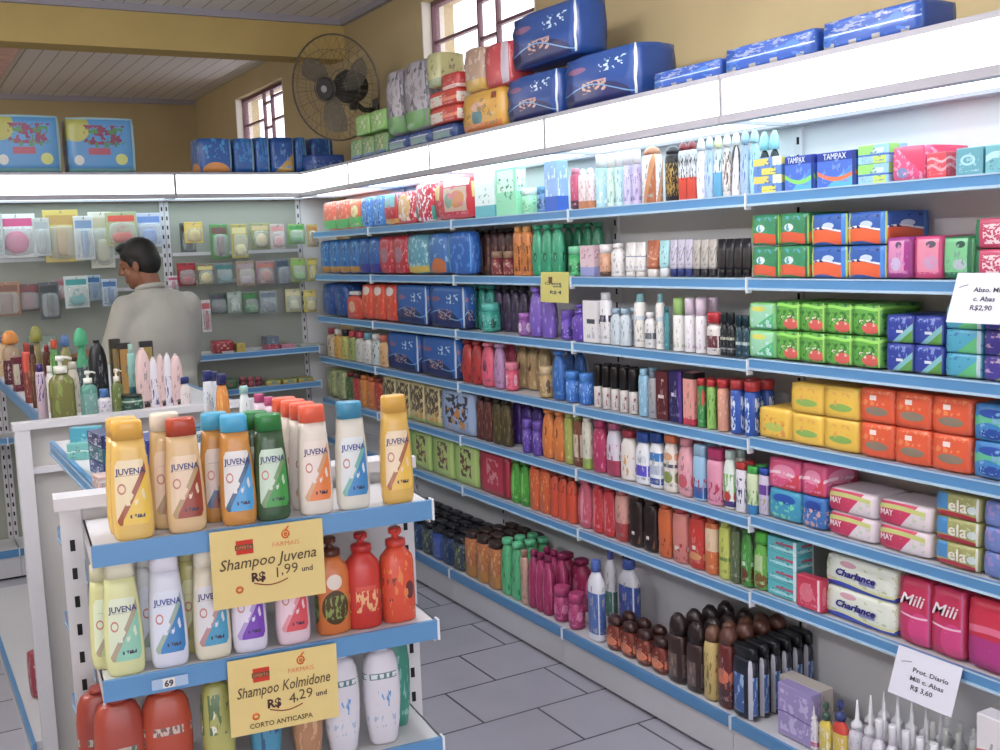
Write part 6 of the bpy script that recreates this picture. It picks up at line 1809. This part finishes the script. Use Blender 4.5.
def hand(bm, wrist, fwd, up, side):
    w_ = Vector(wrist)
    f = Vector(fwd).normalized()
    u_ = Vector(up).normalized()
    s_ = f.cross(u_).normalized() * side
    tube(bm, [w_, w_ + f * .03, w_ + f * .06, w_ + f * .085], .026, 10, r2=.028)
    for i, (off, ln) in enumerate(((-.03, .068), (-.01, .078), (.011, .073), (.031, .056))):
        b0 = w_ + f * .08 + s_ * off
        p1 = b0 + f * ln * .5 - u_ * .008
        p2 = p1 + f * ln * .28 - u_ * .016
        p3 = p2 + f * ln * .18 - u_ * .018
        tube(bm, [b0 - f * .02, b0, p1, p2, p3], .0098, 8, r2=.0075)
        ell(bm, p3, (.0078,) * 3, u=8, v=6)
    t0 = w_ + f * .025 - s_ * .022
    t1 = t0 + f * .03 - s_ * .026 - u_ * .008
    t2 = t1 + f * .03 - s_ * .006 - u_ * .01
    tube(bm, [t0, t1, t2], .0125, 8, r2=.009)
    ell(bm, t2, (.009,) * 3, u=8, v=6)


def body(bm):
    R4 = HR
    ell(bm, hp(0, -.005, .035), (.077, .096, .098), R4, 24, 16)          # skull
    ell(bm, hp(0, .03, -.045), (.058, .062, .075), R4, 20, 14)           # face and jaw
    ell(bm, hp(0, .066, -.098), (.024, .022, .02), R4)                   # chin
    tube(bm, [hp(0, .092, .022), hp(0, .105, -.005), hp(0, .112, -.03)], .009, 8, r2=.015)   # nose
    ell(bm, hp(0, .086, -.066), (.024, .012, .006), R4)                  # lips
    ell(bm, hp(0, .085, -.076), (.022, .012, .006), R4)
    ell(bm, hp(0, .083, .028), (.05, .014, .009), R4)                    # brow
    for s in (-1, 1):
        ell(bm, hp(s * .076, -.005, -.012), (.009, .02, .032), R4)       # ear
        ell(bm, hp(s * .03, .082, .008), (.013, .008, .009), R4)         # eye lids
        ell(bm, hp(s * .045, .06, -.03), (.018, .02, .018), R4)          # cheek
    limb(bm, (-.01, -.005, 1.35), hp(0, -.02, -.05), .058, .052)            # neck
    ell(bm, (0, 0, 1.2), (.165, .098, .19))
    ell(bm, (0, .0, 1.02), (.14, .095, .16))
    ell(bm, (0, .0, .9), (.155, .11, .12))
    limb(bm, (-.14, 0, 1.32), (0, 0, 1.36), .052, .055)
    limb(bm, (.14, 0, 1.32), (0, 0, 1.36), .052, .055)
    for s in 'LR':
        limb(bm, J['sh' + s], J['el' + s], .052, .042)
        limb(bm, J['el' + s], J['wr' + s], .041, .027)
        limb(bm, J['hip' + s], J['kn' + s], .088, .056)
        limb(bm, J['kn' + s], J['an' + s], .055, .036)
        a = Vector(J['an' + s])
        limb(bm, a + Vector((0, -.02, -.035)), a + Vector((0, .14, -.045)), .032, .026)
    hand(bm, J['wrL'], (.05, 1, .02), (0, 0, 1), 1)
    hand(bm, J['wrR'], (-.1, 1, .02), (0, 0, 1), -1)


def shirt(bm):
    ell(bm, (0, -.004, 1.19), (.192, .132, .21), None, 24, 16)
    ell(bm, (0, -.0, 1.02), (.185, .128, .2), None, 24, 16)
    ell(bm, (0, -.0, .9), (.185, .135, .13), None, 24, 16)
    tube(bm, [(0, 0, .78), (0, 0, .9), (0, 0, 1.0)], .165, 24, r2=.165)
    limb(bm, (-.155, -.006, 1.315), (-.03, -.006, 1.365), .066, .07, 16)
    limb(bm, (.155, -.006, 1.315), (.0, -.006, 1.365), .066, .07, 16)
    limb(bm, (-.01, -.012, 1.32), (-.03, .0, 1.40), .09, .062, 18)
    for s in 'LR':
        a, b = Vector(J['sh' + s]), Vector(J['el' + s])
        limb(bm, a, b, .068, .066, 16)
        c = b + (Vector(J['wr' + s]) - b) * .12
        limb(bm, b, c, .066, .062, 16)


def trousers(bm):
    ell(bm, (0, 0, .9), (.17, .122, .12))
    for s in 'LR':
        limb(bm, J['hip' + s], J['kn' + s], .099, .073, 16)
        limb(bm, J['kn' + s], J['an' + s], .072, .062, 16)


def hair(bm):
    ell(bm, hp(0, -.014, .053), (.086, .1, .092), HR, 28, 20)
    ell(bm, hp(0, -.045, .015), (.084, .072, .092), HR, 28, 20)
    ell(bm, hp(0, .045, .105), (.062, .05, .03), HR, 20, 12)
    for s in (-1, 1):
        ell(bm, hp(s * .073, .012, .02), (.012, .022, .035), HR)


def shoes(s):
    def f(bm):
        a = Vector(J['an' + s])
        limb(bm, a + Vector((0, -.035, -.034)), a + Vector((0, .16, -.042)), .044, .036)
        bx(bm, a.x - .04, a.x + .04, a.y - .08, a.y + .19, .001, .02)
    return f


per = link('person', None, None, None, (PX, PY, 0), radians(20))
tag(per, 'dark-haired person in a pale grey shirt standing with back turned', 'person')
fused('body', body, .0055, m_skin, per, 3)
fused('shirt', shirt, .011, m_shirt, per, 8)
fused('trousers', trousers, .012, m_trou, per, 6)
fused('hair', hair, .006, m_hair, per, 2)
fused('shoe', shoes('L'), .007, m_shoe, per, 3)
fused('shoe', shoes('R'), .007, m_shoe, per, 3)
simple('collar', lambda bm: tube(bm, [(-.03 + .06 * cos(t), -.004 + .056 * sin(t), 1.418 + .014 * sin(t + pi)) for t in [k * 2 * pi / 20 for k in range(20)]], .013, 8, close=True), m_shirt, per)


# ------------------------------------------------------------------ light, camera, colour management
w = bpy.data.worlds.new('daylight')
SC.world = w
w.use_nodes = True
w.node_tree.nodes['Background'].inputs[0].default_value = lin('f6f3ff')
w.node_tree.nodes['Background'].inputs[1].default_value = 3.0


def fill_lamp(x, y, label, power, rot=0):  # unseen fill lamp, added to brighten the room
    r = link('fill_lamp', None, None, None, (x, y, 2.5), rot)
    tag(r, label, 'lamp', 'added fill lamps')
    simple('fill_housing', lambda bm: bx(bm, -.62, .62, -.035, .035, .03, .07), m_metal, r)
    for xx in (-.5, .5):
        simple('fill_rod', lambda bm: tube(bm, [(xx, 0, .07), (xx, 0, .349)], .006, 6), m_metal, r)
    for yy in (-.05, .05):
        simple('fill_tube', lambda bm: tube(bm, [(-.6, yy, .02), (.6, yy, .02)], .013, 10),
               mat('fill_glow_%d' % power, 'ffffff', .5, emit='fbfaff', es=power), r)


fill_lamp(-1.1, 2.0, 'added double tube fill lamp left of the island, out of the picture', 125, pi / 2)
fill_lamp(-.7, 4.3, 'added double tube fill lamp left of the back aisle', 50, pi / 2)
fill_lamp(-.7, 7.6, 'added double tube fill lamp in the room beyond the beam', 80, pi / 2)
fill_lamp(-.3, -1.2, 'added double tube fill lamp near the shop door', 60)
fill_lamp(1.1, 2.2, 'added double tube fill lamp over the aisle beside the island', 75, pi / 2)

cam = bpy.data.cameras.new('camera')
co = bpy.data.objects.new('camera', cam)
COL.objects.link(co)
R = Matrix((CX, -CD, -CF)).transposed()
co.matrix_world = Matrix.Translation((0, 0, CH)) @ R.to_4x4()
cam.sensor_width = 36
cam.lens = FPX * 36 / 1000
cam.clip_start = .02
SC.camera = co
SC.view_settings.view_transform = 'Standard'
SC.view_settings.look = 'None'
SC.view_settings.gamma = 1
SC.view_settings.use_curve_mapping = False
SC.view_settings.exposure = .02
